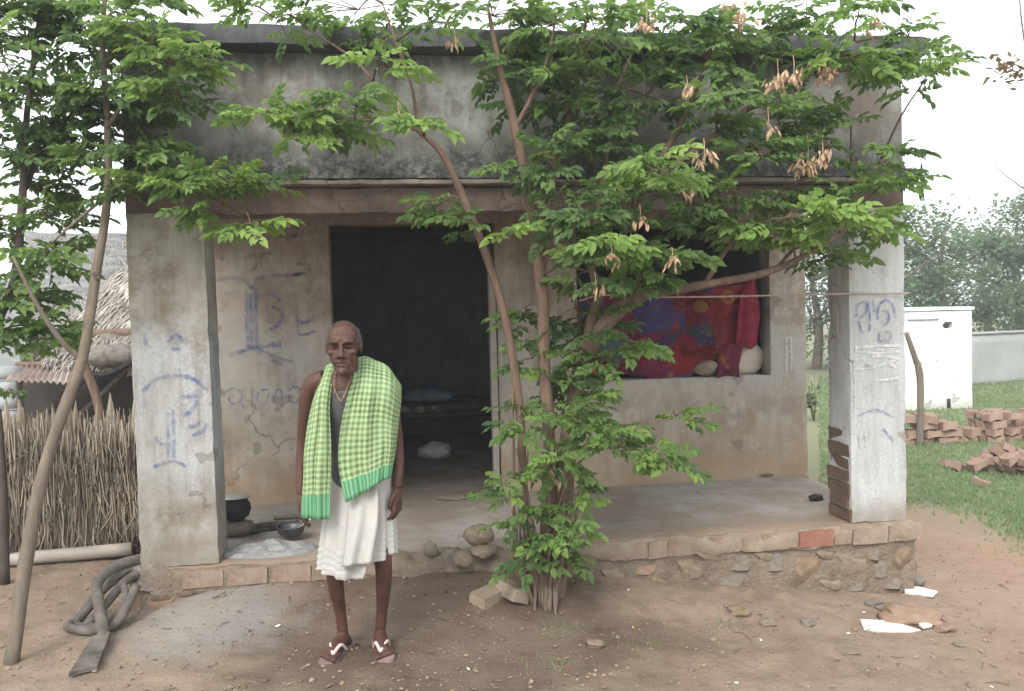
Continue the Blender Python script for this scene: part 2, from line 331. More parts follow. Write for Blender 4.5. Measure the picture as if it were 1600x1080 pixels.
c = t.mix(t.math('MULTIPLY', t.ramp(n1, [(0.45, 0.0), (0.7, 1.0)]), 0.45), c, (0.37, 0.30, 0.235))
dax = t.math('SUBTRACT', s3[0], -1.62); day = t.math('SUBTRACT', s3[1], 4.42)
ra = t.math('ADD', t.math('SQRT', t.math('ADD', t.math('MULTIPLY', dax, dax), t.math('MULTIPLY', day, day))), t.math('MULTIPLY', t.math('SUBTRACT', n2, 0.5), 0.8))
c = t.mix(t.math('MULTIPLY', t.rng(ra, 0.62, 0.2), 0.62), c, (0.33, 0.32, 0.305))
grm = t.math('ADD', t.math('ADD', s3[0], t.math('MULTIPLY', s3[1], 0.30)), t.math('MULTIPLY', n1, 1.6))
gm = t.math('MULTIPLY', t.rng(grm, 6.25, 7.2), t.ramp(n2, [(0.3, 0.5), (0.55, 1.0)]))
c = t.mix(t.math('MULTIPLY', gm, 0.85), c, (0.17, 0.215, 0.115))
sp = t.ramp(n3, [(0.62, 0.0), (0.72, 1.0)]); c = t.mix(t.math('MULTIPLY', sp, 0.5), c, (0.40, 0.335, 0.275))
sp = t.ramp(t.noise(30, 4, 0.7), [(0.62, 0.0), (0.70, 1.0)]); c = t.mix(t.math('MULTIPLY', sp, 0.4), c, (0.10, 0.075, 0.058))
t.col(c); t.rough(0.96); t.bump(t.math('ADD', t.math('MULTIPLY', n2, 0.6), t.math('MULTIPLY', n3, 0.6)), 0.9, 0.028); M['soil'] = t.m

# ------------------------------------------------------------------ mesh helpers
class MB:
    def __init__(s): s.v = []; s.f = []; s.mi = []; s.uv = []
    def add(s, vs, fs, mi=0):
        o = len(s.v); s.v.extend([tuple(map(float, q)) for q in vs]); s.f.extend([tuple(i+o for i in q) for q in fs]); s.mi.extend([mi]*len(fs))
    def build(s, name, mat, parent=None, smooth=True, sharp=None, kind=None):
        me = bpy.data.meshes.new(name); me.from_pydata(s.v, [], s.f)
        for q in (mat if isinstance(mat, (list, tuple)) else [mat]): me.materials.append(M[q])
        if isinstance(mat, (list, tuple)): me.polygons.foreach_set('material_index', s.mi)
        if smooth: me.polygons.foreach_set('use_smooth', [True]*len(me.polygons))
        me.update()
        if sharp is not None: me.set_sharp_from_angle(angle=math.radians(sharp))
        return link(name, me, parent, kind)
def link(name, me, parent=None, kind=None):
    o = bpy.data.objects.new(name, me); COL.objects.link(o)
    if parent is not None: o.parent = parent
    if kind: o['kind'] = kind
    return o
def empty(name, loc=(0, 0, 0), rz=0.0):
    o = bpy.data.objects.new(name, None); o.empty_display_size = 0.1; COL.objects.link(o); o.location = loc; o.rotation_euler = (0, 0, rz); return o
def tag(o, label, cat, group=None):
    o['label'] = label; o['category'] = cat
    if group: o['group'] = group
    return o
def lin(a, b, step):
    n = max(1, int(round(abs(b-a)/step))); return [a+(b-a)*i/n for i in range(n+1)]
def grid_solid(mb, us, vs, zs, solid=None, amp=0.003, ns=4.0, chip=0.006, mi=0, fn=None):
    nu, nv, nz = len(us)-1, len(vs)-1, len(zs)-1
    S = (lambda i, j, k: True) if solid is None else solid
    def inside(i, j, k): return 0 <= i < nu and 0 <= j < nv and 0 <= k < nz and S(i, j, k)
    idx = {}; nrm = {}; verts = []; faces = []
    def vid(a, b, c):
        q = (a, b, c)
        if q not in idx: idx[q] = len(verts); verts.append([us[a], vs[b], zs[c]]); nrm[idx[q]] = set()
        return idx[q]
    D = (((-1, 0, 0), ((0, 0, 0), (0, 0, 1), (0, 1, 1), (0, 1, 0))), ((1, 0, 0), ((1, 0, 0), (1, 1, 0), (1, 1, 1), (1, 0, 1))),
         ((0, -1, 0), ((0, 0, 0), (1, 0, 0), (1, 0, 1), (0, 0, 1))), ((0, 1, 0), ((0, 1, 0), (0, 1, 1), (1, 1, 1), (1, 1, 0))),
         ((0, 0, -1), ((0, 0, 0), (0, 1, 0), (1, 1, 0), (1, 0, 0))), ((0, 0, 1), ((0, 0, 1), (1, 0, 1), (1, 1, 1), (0, 1, 1))))
    for i in range(nu):
        for j in range(nv):
            for k in range(nz):
                if not S(i, j, k): continue
                for d, cs in D:
                    if inside(i+d[0], j+d[1], k+d[2]): continue
                    f = [vid(i+c[0], j+c[1], k+c[2]) for c in cs]; faces.append(f)
                    for q in f: nrm[q].add(d)
    for q, p in enumerate(verts):
        n = mnoise.noise_vector(Vector(p)*ns); n2 = mnoise.noise(Vector(p)*ns*3.7+Vector((9, 3, 1)))
        d = [n[0]*amp, n[1]*amp, n[2]*amp]
        if len(nrm[q]) >= 2 and chip:
            s = chip*(0.7+1.6*max(0, n2)+1.2*max(0, n[0]))
            for e in nrm[q]:
                for a in range(3): d[a] -= e[a]*s
        verts[q] = [p[0]+d[0], p[1]+d[1], p[2]+d[2]]
        if fn: verts[q] = fn(verts[q])
    mb.add(verts, faces, mi)
def crom(pts, n=6):
    P = [np.array(p, float) for p in pts]; P = [2*P[0]-P[1]]+P+[2*P[-1]-P[-2]]; o = []
    for i in range(1, len(P)-2):
        a, b, c, d = P[i-1], P[i], P[i+1], P[i+2]
        for k in range(n):
            t = k/n; o.append(0.5*((2*b)+(-a+c)*t+(2*a-5*b+4*c-d)*t*t+(-a+3*b-3*c+d)*t**3))
    o.append(P[-2]); return o
def tube(mb, pts, rads, seg=8, mi=0, jit=0.0, cap=True, flat=1.0, up=None):
    n = len(pts); pts = [np.array(p, float) for p in pts]
    if not hasattr(rads, '__len__'): rads = [rads]*n
    T = []
    for i in range(n):
        d = pts[min(i+1, n-1)]-pts[max(i-1, 0)]; L = np.linalg.norm(d); T.append(d/L if L > 1e-9 else np.array([0, 0, 1.0]))
    a = np.array(up if up is not None else ([0, 1, 0] if abs(T[0][1]) < 0.9 else [1, 0, 0]), float)
    vs, fs = [], []
    for i in range(n):
        a = a-T[i]*(a@T[i]); a /= max(1e-9, np.linalg.norm(a)); b = np.cross(T[i], a)
        for k in range(seg):
            th = 2*PI*k/seg; r = rads[i]*(1+(rnd.uniform(-jit, jit) if jit else 0))
            vs.append(pts[i]+r*(math.cos(th)*a*flat+math.sin(th)*b))
    for i in range(n-1):
        for k in range(seg): fs.append((i*seg+k, i*seg+(k+1) % seg, (i+1)*seg+(k+1) % seg, (i+1)*seg+k))
    if cap:
        fs.append(tuple(reversed(range(seg)))); fs.append(tuple((n-1)*seg+k for k in range(seg)))
    mb.add(vs, fs, mi)
def interp_r(rs, n):
    xs = np.linspace(0, 1, len(rs)); return list(np.interp(np.linspace(0, 1, n), xs, rs))
def ellipsoid(mb, c, r, nu=14, nv=9, rot=None, mi=0):
    vs, fs = [], []
    for j in range(nv+1):
        ph = -PI/2+PI*j/nv
        for i in range(nu):
            th = 2*PI*i/nu; q = np.array([r[0]*math.cos(ph)*math.cos(th), r[1]*math.cos(ph)*math.sin(th), r[2]*math.sin(ph)])
            if rot is not None: q = rot@q
            vs.append(np.array(c)+q)
    for j in range(nv):
        for i in range(nu): fs.append((j*nu+i, j*nu+(i+1) % nu, (j+1)*nu+(i+1) % nu, (j+1)*nu+i))
    mb.add(vs, fs, mi)
def ico(sub):
    bm = bmesh.new(); bmesh.ops.create_icosphere(bm, subdivisions=sub, radius=1.0)
    v = [tuple(q.co) for q in bm.verts]; f = [tuple(x.index for x in q.verts) for q in bm.faces]; bm.free(); return v, f
ICO1, ICO2, ICO3 = ico(1), ico(2), ico(3)
def rock_mesh(name, mat, seed, rough=0.35, box=0.5, src=ICO2):
    v, f = src; o = []
    for q in v:
        p = Vector(q); mxx = max(abs(p.x), abs(p.y), abs(p.z)); p = p.lerp(p/mxx*0.82, box)
        k = 1+rough*mnoise.noise(p*1.3+Vector((seed*7.1, seed*3.3, 0)))+0.3*rough*mnoise.noise(p*3.1+Vector((0, seed*5.1, 2)))
        o.append(tuple(p*k))
    me = bpy.data.meshes.new(name); me.from_pydata(o, [], f); me.materials.append(M[mat])
    me.polygons.foreach_set('use_smooth', [True]*len(me.polygons)); me.update(); me.set_sharp_from_angle(angle=math.radians(38)); return me
def brick_mesh(name, mat, seed, sx=0.115, sy=0.055, sz=0.036, amp=0.007):
    mb = MB(); rs = random.Random(seed)
    grid_solid(mb, lin(-sx, sx, sx), [-sy, 0, sy], [-sz, sz], amp=amp, ns=9+seed, chip=0.006)
    me = bpy.data.meshes.new(name); me.from_pydata(mb.v, [], mb.f); me.materials.append(M[mat])
    me.polygons.foreach_set('use_smooth', [True]*len(me.polygons)); me.update(); me.set_sharp_from_angle(angle=math.radians(35)); return me
def put(name, me, loc, scale=(1, 1, 1), rot=(0, 0, 0), parent=None):
    o = link(name, me, parent); o.location = loc; o.scale = scale; o.rotation_euler = rot; return o
def sstep(a, b, x):
    t = min(1, max(0, (x-a)/(b-a))); return t*t*(3-2*t)

# ------------------------------------------------------------------ ground
GU_N = ([-3, -0.3, 0.0, 0.3, 0.7, 2.0, 2.5, 3.2, 4.0, 4.7, 6], [0, 0.0, 0.02, 0.08, 0.12, 0.11, 0.05, -0.07, -0.17, -0.24, -0.28])
GU_F = ([-3, 0, 1.2, 2.4, 4, 6], [0.0, -0.01, 0.0, -0.06, -0.23, -0.30])
def gz(x, y, detail=True):
    u, v = w2h(x, y)
    zn = np.interp(u, *GU_N); zf = np.interp(u, *GU_F)
    if v < 0: z = zn+(zf-zn)*sstep(0.0, 0.62, -v)
    else: z = zn if 0 < u < 4.7 else (0.0 if u <= 0 else np.interp(u, [4.7, 6, 40], [-0.24, -0.28, -0.30]))
    if detail:
        p = Vector((x, y, 0)); far = 1.0 if y < 8 else 0.6
        z += far*(0.02*mnoise.noise(p*1.7)+0.011*mnoise.noise(p*5.1)+0.008*mnoise.noise(p*13)+0.004*mnoise.noise(p*27))
        if v < 0.05 and v > -0.35 and 2.2 < u < 4.8: z += 0.02*max(0, mnoise.noise(p*9))
    return z
def axis(a, b, step, lo, hi):
    c = lin(a, b, step); s = step; x = b
    while x < hi: s *= 1.28; x += s; c.append(x)
    s = step; x = a
    while x > lo: s *= 1.28; x -= s; c.insert(0, x)
    return c
gx = axis(-3.0, 3.6, 0.03, -140, 140); gy = axis(3.2, 6.0, 0.03, -30, 220)
mb = MB(); nx, ny = len(gx), len(gy)
mb.v = [(x, y, float(gz(x, y))) for y in gy for x in gx]
mb.f = [(j*nx+i, j*nx+i+1, (j+1)*nx+i+1, (j+1)*nx+i) for j in range(ny-1) for i in range(nx-1)]
ground = mb.build('ground', 'soil', kind='structure')

# ------------------------------------------------------------------ house
house = empty('house', (hA[0], hA[1], 0), HROT)
tag(house, 'single storey weathered concrete house with open veranda, two square pillars and heavy parapet', 'house')
def part(name, mat, us, vs, zs, solid=None, parent=house, **k):
    mb = MB(); grid_solid(mb, us, vs, zs, solid, **k); return mb.build(name, mat, parent, sharp=40)
W = HW
# plinth core and floor slab
plinth = part('plinth', 'earth_core', lin(0.0, W+0.05, 0.045), lin(0.0, 1.0, 0.5), lin(-0.6, 0.125, 0.045), amp=0.03, ns=8, chip=0.0)
part('floor_slab', 'floor_concrete', lin(0.0, W+0.06, 0.06), [0.0, 0.04, 0.1, 0.2, 0.35, 0.6, 0.9, 1.2, 1.5], [0.125, 0.18, FLOOR], amp=0.006, ns=3.5, chip=0.009,
     solid=lambda i, j, k: not (j < 3 and 21 <= i <= 37 and (k == 1 or j < 1 + (i*7 % 3))))
part('room_floor', 'floor_concrete', [-0.1, 1, 2, 3, 4, W+0.1], [1.5, 2, 3, 4, 5], [0.1, FLOOR-0.012], amp=0.004, chip=0)
# rubble stones and bricks in the front of the plinth
stone_me = [rock_mesh('stone_%s' % mname, mname, i, 0.5, 0.55) for i, mname in enumerate(('stone', 'stone_ochre', 'stone_grey', 'stone_pink', 'stone', 'stone'))]
rs = random.Random(3)
def stone_at(px, py, wpx, hpx, k, dv=-0.005):
    p = on_v(px, py, dv); s = 1330/4.9
    q = put('stone', stone_me[k], (p[0], dv+0.045, p[2]), (wpx/2/s*1.2, 0.062, hpx/2/s*1.2), (rs.uniform(-.15, .15), rs.uniform(-.2, .2), rs.uniform(-.15, .15)), plinth)
    return q
for a in [(1412, 872, 46, 44, 1), (1335, 876, 56, 40, 0), (1368, 866, 26, 30, 2), (1262, 890, 66, 50, 1), (1378, 890, 34, 28, 2), (1213, 880, 40, 36, 2), (1160, 880, 50, 30, 2),
          (1145, 905, 60, 34, 2), (1195, 868, 32, 22, 0), (1080, 890, 46, 34, 0), (1040, 915, 44, 30, 0), (1155, 942, 50, 34, 1), (1085, 930, 46, 38, 3), (1245, 942, 48, 28, 0),
          (1300, 912, 40, 24, 0), (1340, 915, 36, 22, 2), (1010, 890, 40, 26, 3), (960, 900, 44, 26, 0), (1110, 868, 40, 20, 0), (1060, 862, 36, 18, 0), (1290, 866, 30, 18, 0), (1205, 915, 36, 22, 0),
          (235, 905, 60, 44, 2), (240, 945, 74, 44, 3), (278, 935, 40, 34, 0), (1398, 912, 40, 26, 2), (705, 872, 34, 24, 2)]:
    stone_at(*a)
bk_me = {k: brick_mesh('plinth_brick_%s' % k, k, i+1) for i, k in enumerate(('brick_red', 'brick_dull', 'brick_pale', 'brick_shaded'))}
ucur = 2.42; i = 0
while ucur < W+0.0:
    wdt = [0.24, 0.235, 0.12, 0.24, 0.23, 0.12][i % 6]
    kind = 'brick_red' if 3.9 < ucur+wdt/2 < 4.08 else ('brick_pale' if ucur > 4.1 or i % 5 == 2 else 'brick_dull')
    put('brick', bk_me[kind], (ucur+wdt/2, 0.030+rs.uniform(-.008, .010), 0.168+rs.uniform(-.006, .006)), ((wdt-0.001)/0.23, 1.15, 1.62), (rs.uniform(-.03, .03), rs.uniform(-.02, .02), rs.uniform(-.04, .04)), plinth)
    ucur += wdt; i += 1
ucur = 0.22
for wdt in (0.24, 0.24, 0.24, 0.23):
    put('brick', bk_me['brick_dull'], (ucur+wdt/2, 0.02, 0.165), ((wdt-0.006)/0.23, 1.15, 1.45), (0, rs.uniform(-.03, .03), rs.uniform(-.05, .05)), plinth); ucur += wdt
# worn step stones before the doorway (set in the plinth)
part('worn_step', 'earth_core', lin(1.02, 2.36, 0.04), lin(-0.05, 0.22, 0.045), lin(-0.1, 0.185, 0.04), amp=0.045, ns=6.5, chip=0.02)
part('edge_mortar', 'brick_pale', lin(2.36, W+0.055, 0.03), lin(-0.024, 0.12, 0.07), lin(0.10, 0.232, 0.03), amp=0.019, ns=9, chip=0.008)
part('edge_mortar', 'earth_core', lin(0.05, 1.05, 0.035), lin(-0.028, 0.12, 0.07), lin(0.06, 0.225, 0.033), amp=0.016, ns=9, chip=0.01)
# pillars
def lean(p): return p
pl = part('pillar', 'plaster_pillar', lin(0.0, 0.43, 0.048), lin(0.0, 0.27, 0.055), lin(FLOOR-0.01, 2.2, 0.06), amp=0.0035, ns=5, chip=0.007,
          fn=lambda p: [p[0]+(-0.012*(p[2]-0.24)/2.0)*(1 if p[0] > 0.2 else 0), p[1], p[2]])
pr = part('pillar', 'plaster_pillar_pale', lin(W-0.385, W-0.005, 0.048), lin(0.0, 0.28, 0.056), lin(FLOOR-0.01, 2.2, 0.06), amp=0.0035, ns=5, chip=0.008)
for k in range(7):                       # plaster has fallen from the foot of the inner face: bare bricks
    put('brick', bk_me['brick_shaded'], (W-0.357+rs.uniform(-.012, .008), 0.14+rs.uniform(-.012, .012), 0.282+k*0.081), (0.30, rs.uniform(2.1, 2.6), rs.uniform(1.05, 1.35)), (rs.uniform(-.05, .05), rs.uniform(-.1, .1), rs.uniform(-.08, .08)), pr)
# back wall with doorway and window opening
DU0, DU1, DZ = 0.985, 2.205, 2.28
WU0, WU1, WZ0, WZ1 = 2.84, 4.385, 1.06, 2.27
us = sorted(set(lin(-0.1, DU0, 0.09)+lin(DU0, DU1, 0.1)+lin(DU1, WU0, 0.08)+lin(WU0, WU1, 0.1)+lin(WU1, W+0.1, 0.08)))
zs = sorted(set(lin(FLOOR-0.1, WZ0, 0.08)+lin(WZ0, WZ1, 0.09)+[DZ]+[2.36, 2.47]))
def wsolid(i, j, k):
    uc, zc = (us[i]+us[i+1])/2, (zs[k]+zs[k+1])/2
    if DU0 < uc < DU1 and zc < DZ: return False
    if WU0 < uc < WU1 and WZ0 < zc < WZ1: return False
    return True
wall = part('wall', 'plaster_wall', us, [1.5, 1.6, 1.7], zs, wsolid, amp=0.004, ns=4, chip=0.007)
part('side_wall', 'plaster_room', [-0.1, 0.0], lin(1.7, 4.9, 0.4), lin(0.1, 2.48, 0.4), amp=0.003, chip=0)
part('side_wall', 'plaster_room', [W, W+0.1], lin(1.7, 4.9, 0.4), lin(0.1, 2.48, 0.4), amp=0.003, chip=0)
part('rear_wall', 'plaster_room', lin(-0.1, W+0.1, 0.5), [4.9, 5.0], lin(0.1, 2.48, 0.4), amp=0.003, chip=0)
# door frame: pale timber jamb on the right, dark one on the left
def bar(name, mat, u0, u1, v0, v1, z0, z1, parent=house, amp=0.003):
    return part(name, mat, [u0, (u0+u1)/2, u1], [v0, v1], lin(z0, z1, 0.12), parent=parent, amp=amp, ns=6, chip=0.003)
df = bar('door_jamb', 'log_pale', DU1-0.055, DU1-0.004, 1.47, 1.56, FLOOR, 1.9)
bar('door_jamb', 'bed_wood', DU1-0.05, DU1-0.004, 1.57, 1.66, FLOOR, DZ-0.004)
# roof slab, beam, ledge, fascia, coping
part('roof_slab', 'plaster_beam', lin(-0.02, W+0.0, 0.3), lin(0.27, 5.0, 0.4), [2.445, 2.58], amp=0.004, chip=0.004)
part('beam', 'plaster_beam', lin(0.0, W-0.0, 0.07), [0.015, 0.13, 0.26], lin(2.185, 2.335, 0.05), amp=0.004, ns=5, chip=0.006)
part('ledge', 'plaster_ledge', lin(-0.03, W+0.03, 0.05), [-0.055, 0.0, 0.1, 0.26], [2.338, 2.37], amp=0.005, ns=6, chip=0.006)
zsf = lin(2.372, 3.088, 0.05)
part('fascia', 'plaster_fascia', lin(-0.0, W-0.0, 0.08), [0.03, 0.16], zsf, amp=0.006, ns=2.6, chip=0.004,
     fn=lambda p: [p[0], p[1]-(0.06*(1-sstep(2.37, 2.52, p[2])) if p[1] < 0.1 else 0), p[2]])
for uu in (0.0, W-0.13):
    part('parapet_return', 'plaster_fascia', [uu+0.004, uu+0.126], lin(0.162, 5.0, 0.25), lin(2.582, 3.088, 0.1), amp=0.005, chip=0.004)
part('coping', 'plaster_coping', lin(-0.08, W+0.09, 0.07), [-0.10, -0.03, 0.1, 0.25], [3.09, 3.15, 3.205], amp=0.007, ns=4, chip=0.007)
for uu in (-0.08, W-0.16):
    part('coping', 'plaster_coping', [uu, uu+0.25], lin(0.252, 5.0, 0.25), [3.09, 3.2], amp=0.006, ns=4, chip=0.006)

# painted marks
def ribbon(mb, pts, wd, v):
    P = crom([on_v(a, b, v) for a, b in pts], 5) if len(pts) > 2 else [on_v(a, b, v) for a, b in pts]
    vs, fs = [], []
    for i, p in enumerate(P):
        d = P[min(i+1, len(P)-1)]-P[max(i-1, 0)]; nrm = np.array([-d[2], 0, d[0]]); nrm = nrm/max(1e-9, np.linalg.norm(nrm))
        k = wd/2*(0.8+0.4*rnd.random())
        vs += [p+nrm*k, p-nrm*k]
        if i: fs.append((2*i-2, 2*i-1, 2*i+1, 2*i))
    mb.add(vs, fs)
def marks(name, mat, strokes, wd, v, parent):
    mb = MB()
    for k, s in enumerate(strokes): ribbon(mb, s, wd, v-0.0004*k/len(strokes))
    return mb.build(name, mat, parent, smooth=False)
marks('painted_symbol', 'paint_blue', [[(338, 437), (362, 434), (382, 438), (393, 452)], [(393, 452), (402, 437), (425, 431), (455, 430), (478, 427)], [(384, 455), (385, 500), (388, 545)], [(399, 452), (400, 500), (402, 545)],
      [(391, 460), (392, 500), (394, 543)], [(358, 556), (380, 548), (400, 545), (430, 558), (458, 566)], [(398, 545), (420, 540), (440, 535)], [(425, 540), (440, 541)], [(402, 549), (425, 563), (448, 572)],
      [(464, 490), (465, 506), (465, 523)], [(465, 523), (478, 523), (492, 516)], [(470, 505), (486, 500), (492, 492)], [(403, 463), (424, 460), (438, 470)], [(426, 478), (441, 490), (436, 505), (422, 516)], [(350, 458), (366, 456), (376, 452)]], 0.026, 1.489, wall)
for st_ in ([[(405, 400), (418, 394), (430, 402)], [(402, 378), (430, 370), (465, 368)], [(455, 432), (476, 428), (484, 444), (480, 462)], [(462, 412), (480, 414), (488, 430)], [(345, 405), (352, 402)], [(380, 408), (395, 398), (402, 410), (392, 425)]]): marks('painted_stroke', 'paint_black', [st_], 0.03, 1.488, wall)
marks('lettering', 'paint_blue', [[(352, 612), (368, 606), (378, 618), (370, 632), (358, 626), (364, 616)], [(376, 630), (384, 640)], [(394, 606), (394, 634)], [(404, 612), (402, 628), (414, 632), (420, 616)], [(408, 610), (420, 608)],
      [(428, 630), (430, 614), (436, 608)], [(440, 608), (440, 636)], [(450, 612), (460, 604), (470, 612), (464, 628), (452, 626), (452, 616)], [(464, 626), (472, 640)]], 0.014, 1.489, wall)
marks('painted_symbol', 'paint_blue', [[(222, 612), (245, 592), (275, 587), (302, 592), (322, 608)], [(262, 645), (263, 690), (262, 715)], [(270, 640), (271, 690), (271, 716)], [(246, 690), (258, 696)], [(246, 690), (243, 682)], [(240, 730), (258, 722), (275, 721), (290, 728)],
      [(285, 650), (300, 640), (308, 625)], [(295, 668), (312, 660)], [(280, 620), (310, 618)], [(300, 680), (318, 672), (322, 660)], [(225, 520), (228, 540)], [(262, 535), (275, 522), (288, 534)], [(268, 546), (282, 544)]], 0.02, -0.0085, pl)
marks('lettering', 'paint_blue', [[(1338, 496), (1340, 478), (1352, 472), (1354, 486), (1344, 498)], [(1342, 502), (1346, 518), (1350, 520)], [(1356, 470), (1359, 494), (1359, 518)], [(1364, 470), (1366, 488)], [(1372, 500), (1373, 480), (1383, 469), (1395, 476), (1399, 497)],
      [(1378, 486), (1388, 488), (1388, 502), (1380, 508), (1378, 500)], [(1374, 520), (1374, 532), (1380, 534)], [(1384, 518), (1392, 522), (1388, 534), (1382, 530)]], 0.015, -0.0085, pr)
marks('lettering', 'paint_blue', [[(1340, 650), (1370, 640), (1395, 652)], [(1350, 680), (1352, 700)], [(1380, 670), (1396, 690)]], 0.014, -0.0085, pr)
marks('white_notice', 'paint_white', [[(1336, 543), (1370, 541), (1408, 540)], [(1338, 543), (1338, 551)], [(1342, 550), (1372, 552), (1406, 549)], [(1336, 562), (1352, 560)], [(1362, 557), (1385, 557), (1406, 561)], [(1336, 577), (1365, 574), (1400, 562)], [(1350, 556), (1350, 566)], [(1368, 594), (1390, 593), (1404, 590)], [(1388, 566), (1400, 574)], [(1370, 546), (1396, 546)]], 0.016, -0.0090, pr)
marks('white_notice', 'paint_white', [[(1229, 528), (1229, 582)], [(1236, 528), (1237, 560), (1236, 580)], [(1229, 528), (1237, 527)], [(1228, 550), (1236, 549)]], 0.012, 1.489, wall)
marks('lettering', 'paint_black', [[(696, 136), (706, 135)], [(697, 142), (704, 142)], [(696, 146), (706, 146)], [(722, 134), (721, 147)], [(726, 136), (732, 137)], [(748, 141), (757, 136), (768, 142)]], 0.012, 0.018, house)

# ------------------------------------------------------------------ things on the veranda and in the room
def world_of(u, v, z): return tuple(h2w(u, v, z))
# quilt over the window
mb = MB(); nu_, nz_ = 90, 44; u0, u1 = WU0+0.02, WU1-0.1
botl = lambda s: 1.07+0.03*math.sin(s*9) if s < 0.62 else (1.07+0.02*math.sin(s*20) if 0.70 < s < 0.84 and False else 1.07+(s-0.62)*0.75 if s < 0.9 else 1.28)
vsq, fsq = [], []
for j in range(nz_+1):
    for i in range(nu_+1):
        s, t_ = i/nu_, j/nz_
        ztop = 1.79-0.05*math.sin(PI*s); zb = botl(s); z = ztop+(zb-ztop)*t_
        v = 1.585+0.016*math.sin(s*23+2*t_)+0.012*math.sin(s*41+5*t_)+0.035*mnoise.noise(Vector((s*7, t_*6, 1)))-0.02*t_
        vsq.append((u0+(u1-u0)*s, v, z))
for j in range(nz_):
    for i in range(nu_): q = j*(nu_+1)+i; fsq.append((q, q+1, q+nu_+2, q+nu_+1))
mb.add(vsq, fsq); o = mb.build('quilt', 'quilt')
sm_ = o.modifiers.new('thickness', 'SOLIDIFY'); sm_.thickness = 0.012
o.location = (hA[0], hA[1], 0); o.rotation_euler = (0, 0, HROT)
tag(o, 'red and blue patterned quilt hung across the window opening', 'quilt')
mb = MB(); vsq, fsq = [], []                      # red cloth at the right side of the window
for j in range(13):
    for i in range(9):
        s, t_ = i/8, j/12
        wd_ = 0.05+0.14*math.sin(min(1, t_*1.3)*PI*0.6)
        vsq.append((WU1-0.13-wd_*0.5+wd_*s-0.05*t_, 1.545+0.015*math.sin(s*9)+0.01*math.sin(t_*7), 1.84-0.56*t_+0.02*math.sin(s*7)))
for j in range(12):
    for i in range(8): q = j*9+i; fsq.append((q, q+1, q+10, q+9))
mb.add(vsq, fsq); o = mb.build('hanging_cloth', 'quilt_red'); o.modifiers.new('thickness', 'SOLIDIFY').thickness = 0.008
o.location = (hA[0], hA[1], 0); o.rotation_euler = (0, 0, HROT); tag(o, 'crimson cloth bunched beside the window jamb', 'cloth')
mb = MB(); vsq, fsq = [], []                      # tail of the quilt folded over the sill
for j in range(13):
    for i in range(9):
        s, t_ = i/8, j/12
        u = 3.98+0.19*s-0.05*t_; z = 1.31-0.24*t_ if t_ < .8 else 1.118-0.05*(t_-.8)/.2
        vsq.append((u, 1.535-0.05*sstep(.6, 1, t_)+0.012*math.sin(s*12+t_*4), z-0.05*abs(s-0.5)))
for j in range(12):
    for i in range(8): q = j*9+i; fsq.append((q, q+1, q+10, q+9))
mb.add(vsq, fsq); o = mb.build('folded_cloth', 'quilt'); o.modifiers.new('thickness', 'SOLIDIFY').thickness = 0.008
o.location = (hA[0], hA[1], 0); o.rotation_euler = (0, 0, HROT); tag(o, 'narrow patterned cloth end folded onto the window sill', 'cloth')
mb = MB(); ellipsoid(mb, (0, 0, 0), (0.26, 0.05, 0.17), 20, 12)
mb.v = [(x*(1+0.1*mnoise.noise(Vector((x*7, y*7, z*7)))), y*(1.0+0.4*mnoise.noise(Vector((x*9, 3, z*9)))), max(-0.12, z)) for x, y, z in mb.v]
o = mb.build('cloth_bundle', 'cloth_cream'); o.location = world_of(4.15, 1.645, 1.06+0.122); o.rotation_euler = (0, 0, HROT); tag(o, 'cream cloth bundle lying on the window sill behind the quilt', 'bundle')
o = put('round_stone', rock_mesh('round_stone', 'stone', 21, 0.25, 0.1), world_of(3.87, 1.50+0.055, 1.06+0.062), (0.105, 0.055, 0.065), (0, 0, HROT)); tag(o, 'rounded grey brown stone holding the quilt on the window sill', 'stone')
# rope
ropts = [vpx(905, 470, -0.3), vpx(945, 461, -0.36), vpx(1010, 464, -0.33), vpx(1100, 464, -0.26), vpx(1200, 462, -0.18), vpx(1290, 460, -0.08)]
pR = on_v(1330, 459, 0)
zr = pR[2]
ropts += [h2w(W-0.40, -0.014, zr), h2w(W-0.19, -0.016, zr-0.004), h2w(W+0.0, -0.014, zr-0.006), h2w(W+0.012, 0.14, zr), h2w(W+0.0, 0.30, zr), h2w(W-0.2, 0.296, zr), h2w(W-0.39, 0.294, zr), h2w(W-0.402, 0.15, zr-0.01), h2w(W-0.405, 0.1, zr-0.12), h2w(W-0.404, 0.1, zr-0.25)]
mb = MB(); rp = crom(ropts, 6); tube(mb, rp, 0.0055, 6); o = mb.build('rope', 'rope'); tag(o, 'thin clothes line rope tied from tree limb around right pillar', 'rope')
# hearth: clay stove stones, pot, pan, ash
def lathe(mb, prof, seg=28, mi=0):
    vs, fs = [], []
    for r, z in prof:
        for k in range(seg): th = 2*PI*k/seg; vs.append((r*math.cos(th), r*math.sin(th), z))
    for j in range(len(prof)-1):
        for k in range(seg): fs.append((j*seg+k, j*seg+(k+1) % seg, (j+1)*seg+(k+1) % seg, (j+1)*seg+k))
    mb.add(vs, fs, mi)
pp = on_v(368, 812, 0.62)
hs = put('hearth_stone', rock_mesh('hearth_stone', 'clay', 31, 0.25, 0.6), world_of(pp[0]+0.01, 0.62, FLOOR+0.045), (0.13, 0.12, 0.06), (0, 0, HROT)); tag(hs, 'clay hearth block under the blackened cooking pot', 'hearth')
pot = empty('cooking_pot', world_of(pp[0], 0.62, FLOOR+0.095)); tag(pot, 'soot blackened cooking pot with bright metal lid beside left pillar', 'pot')
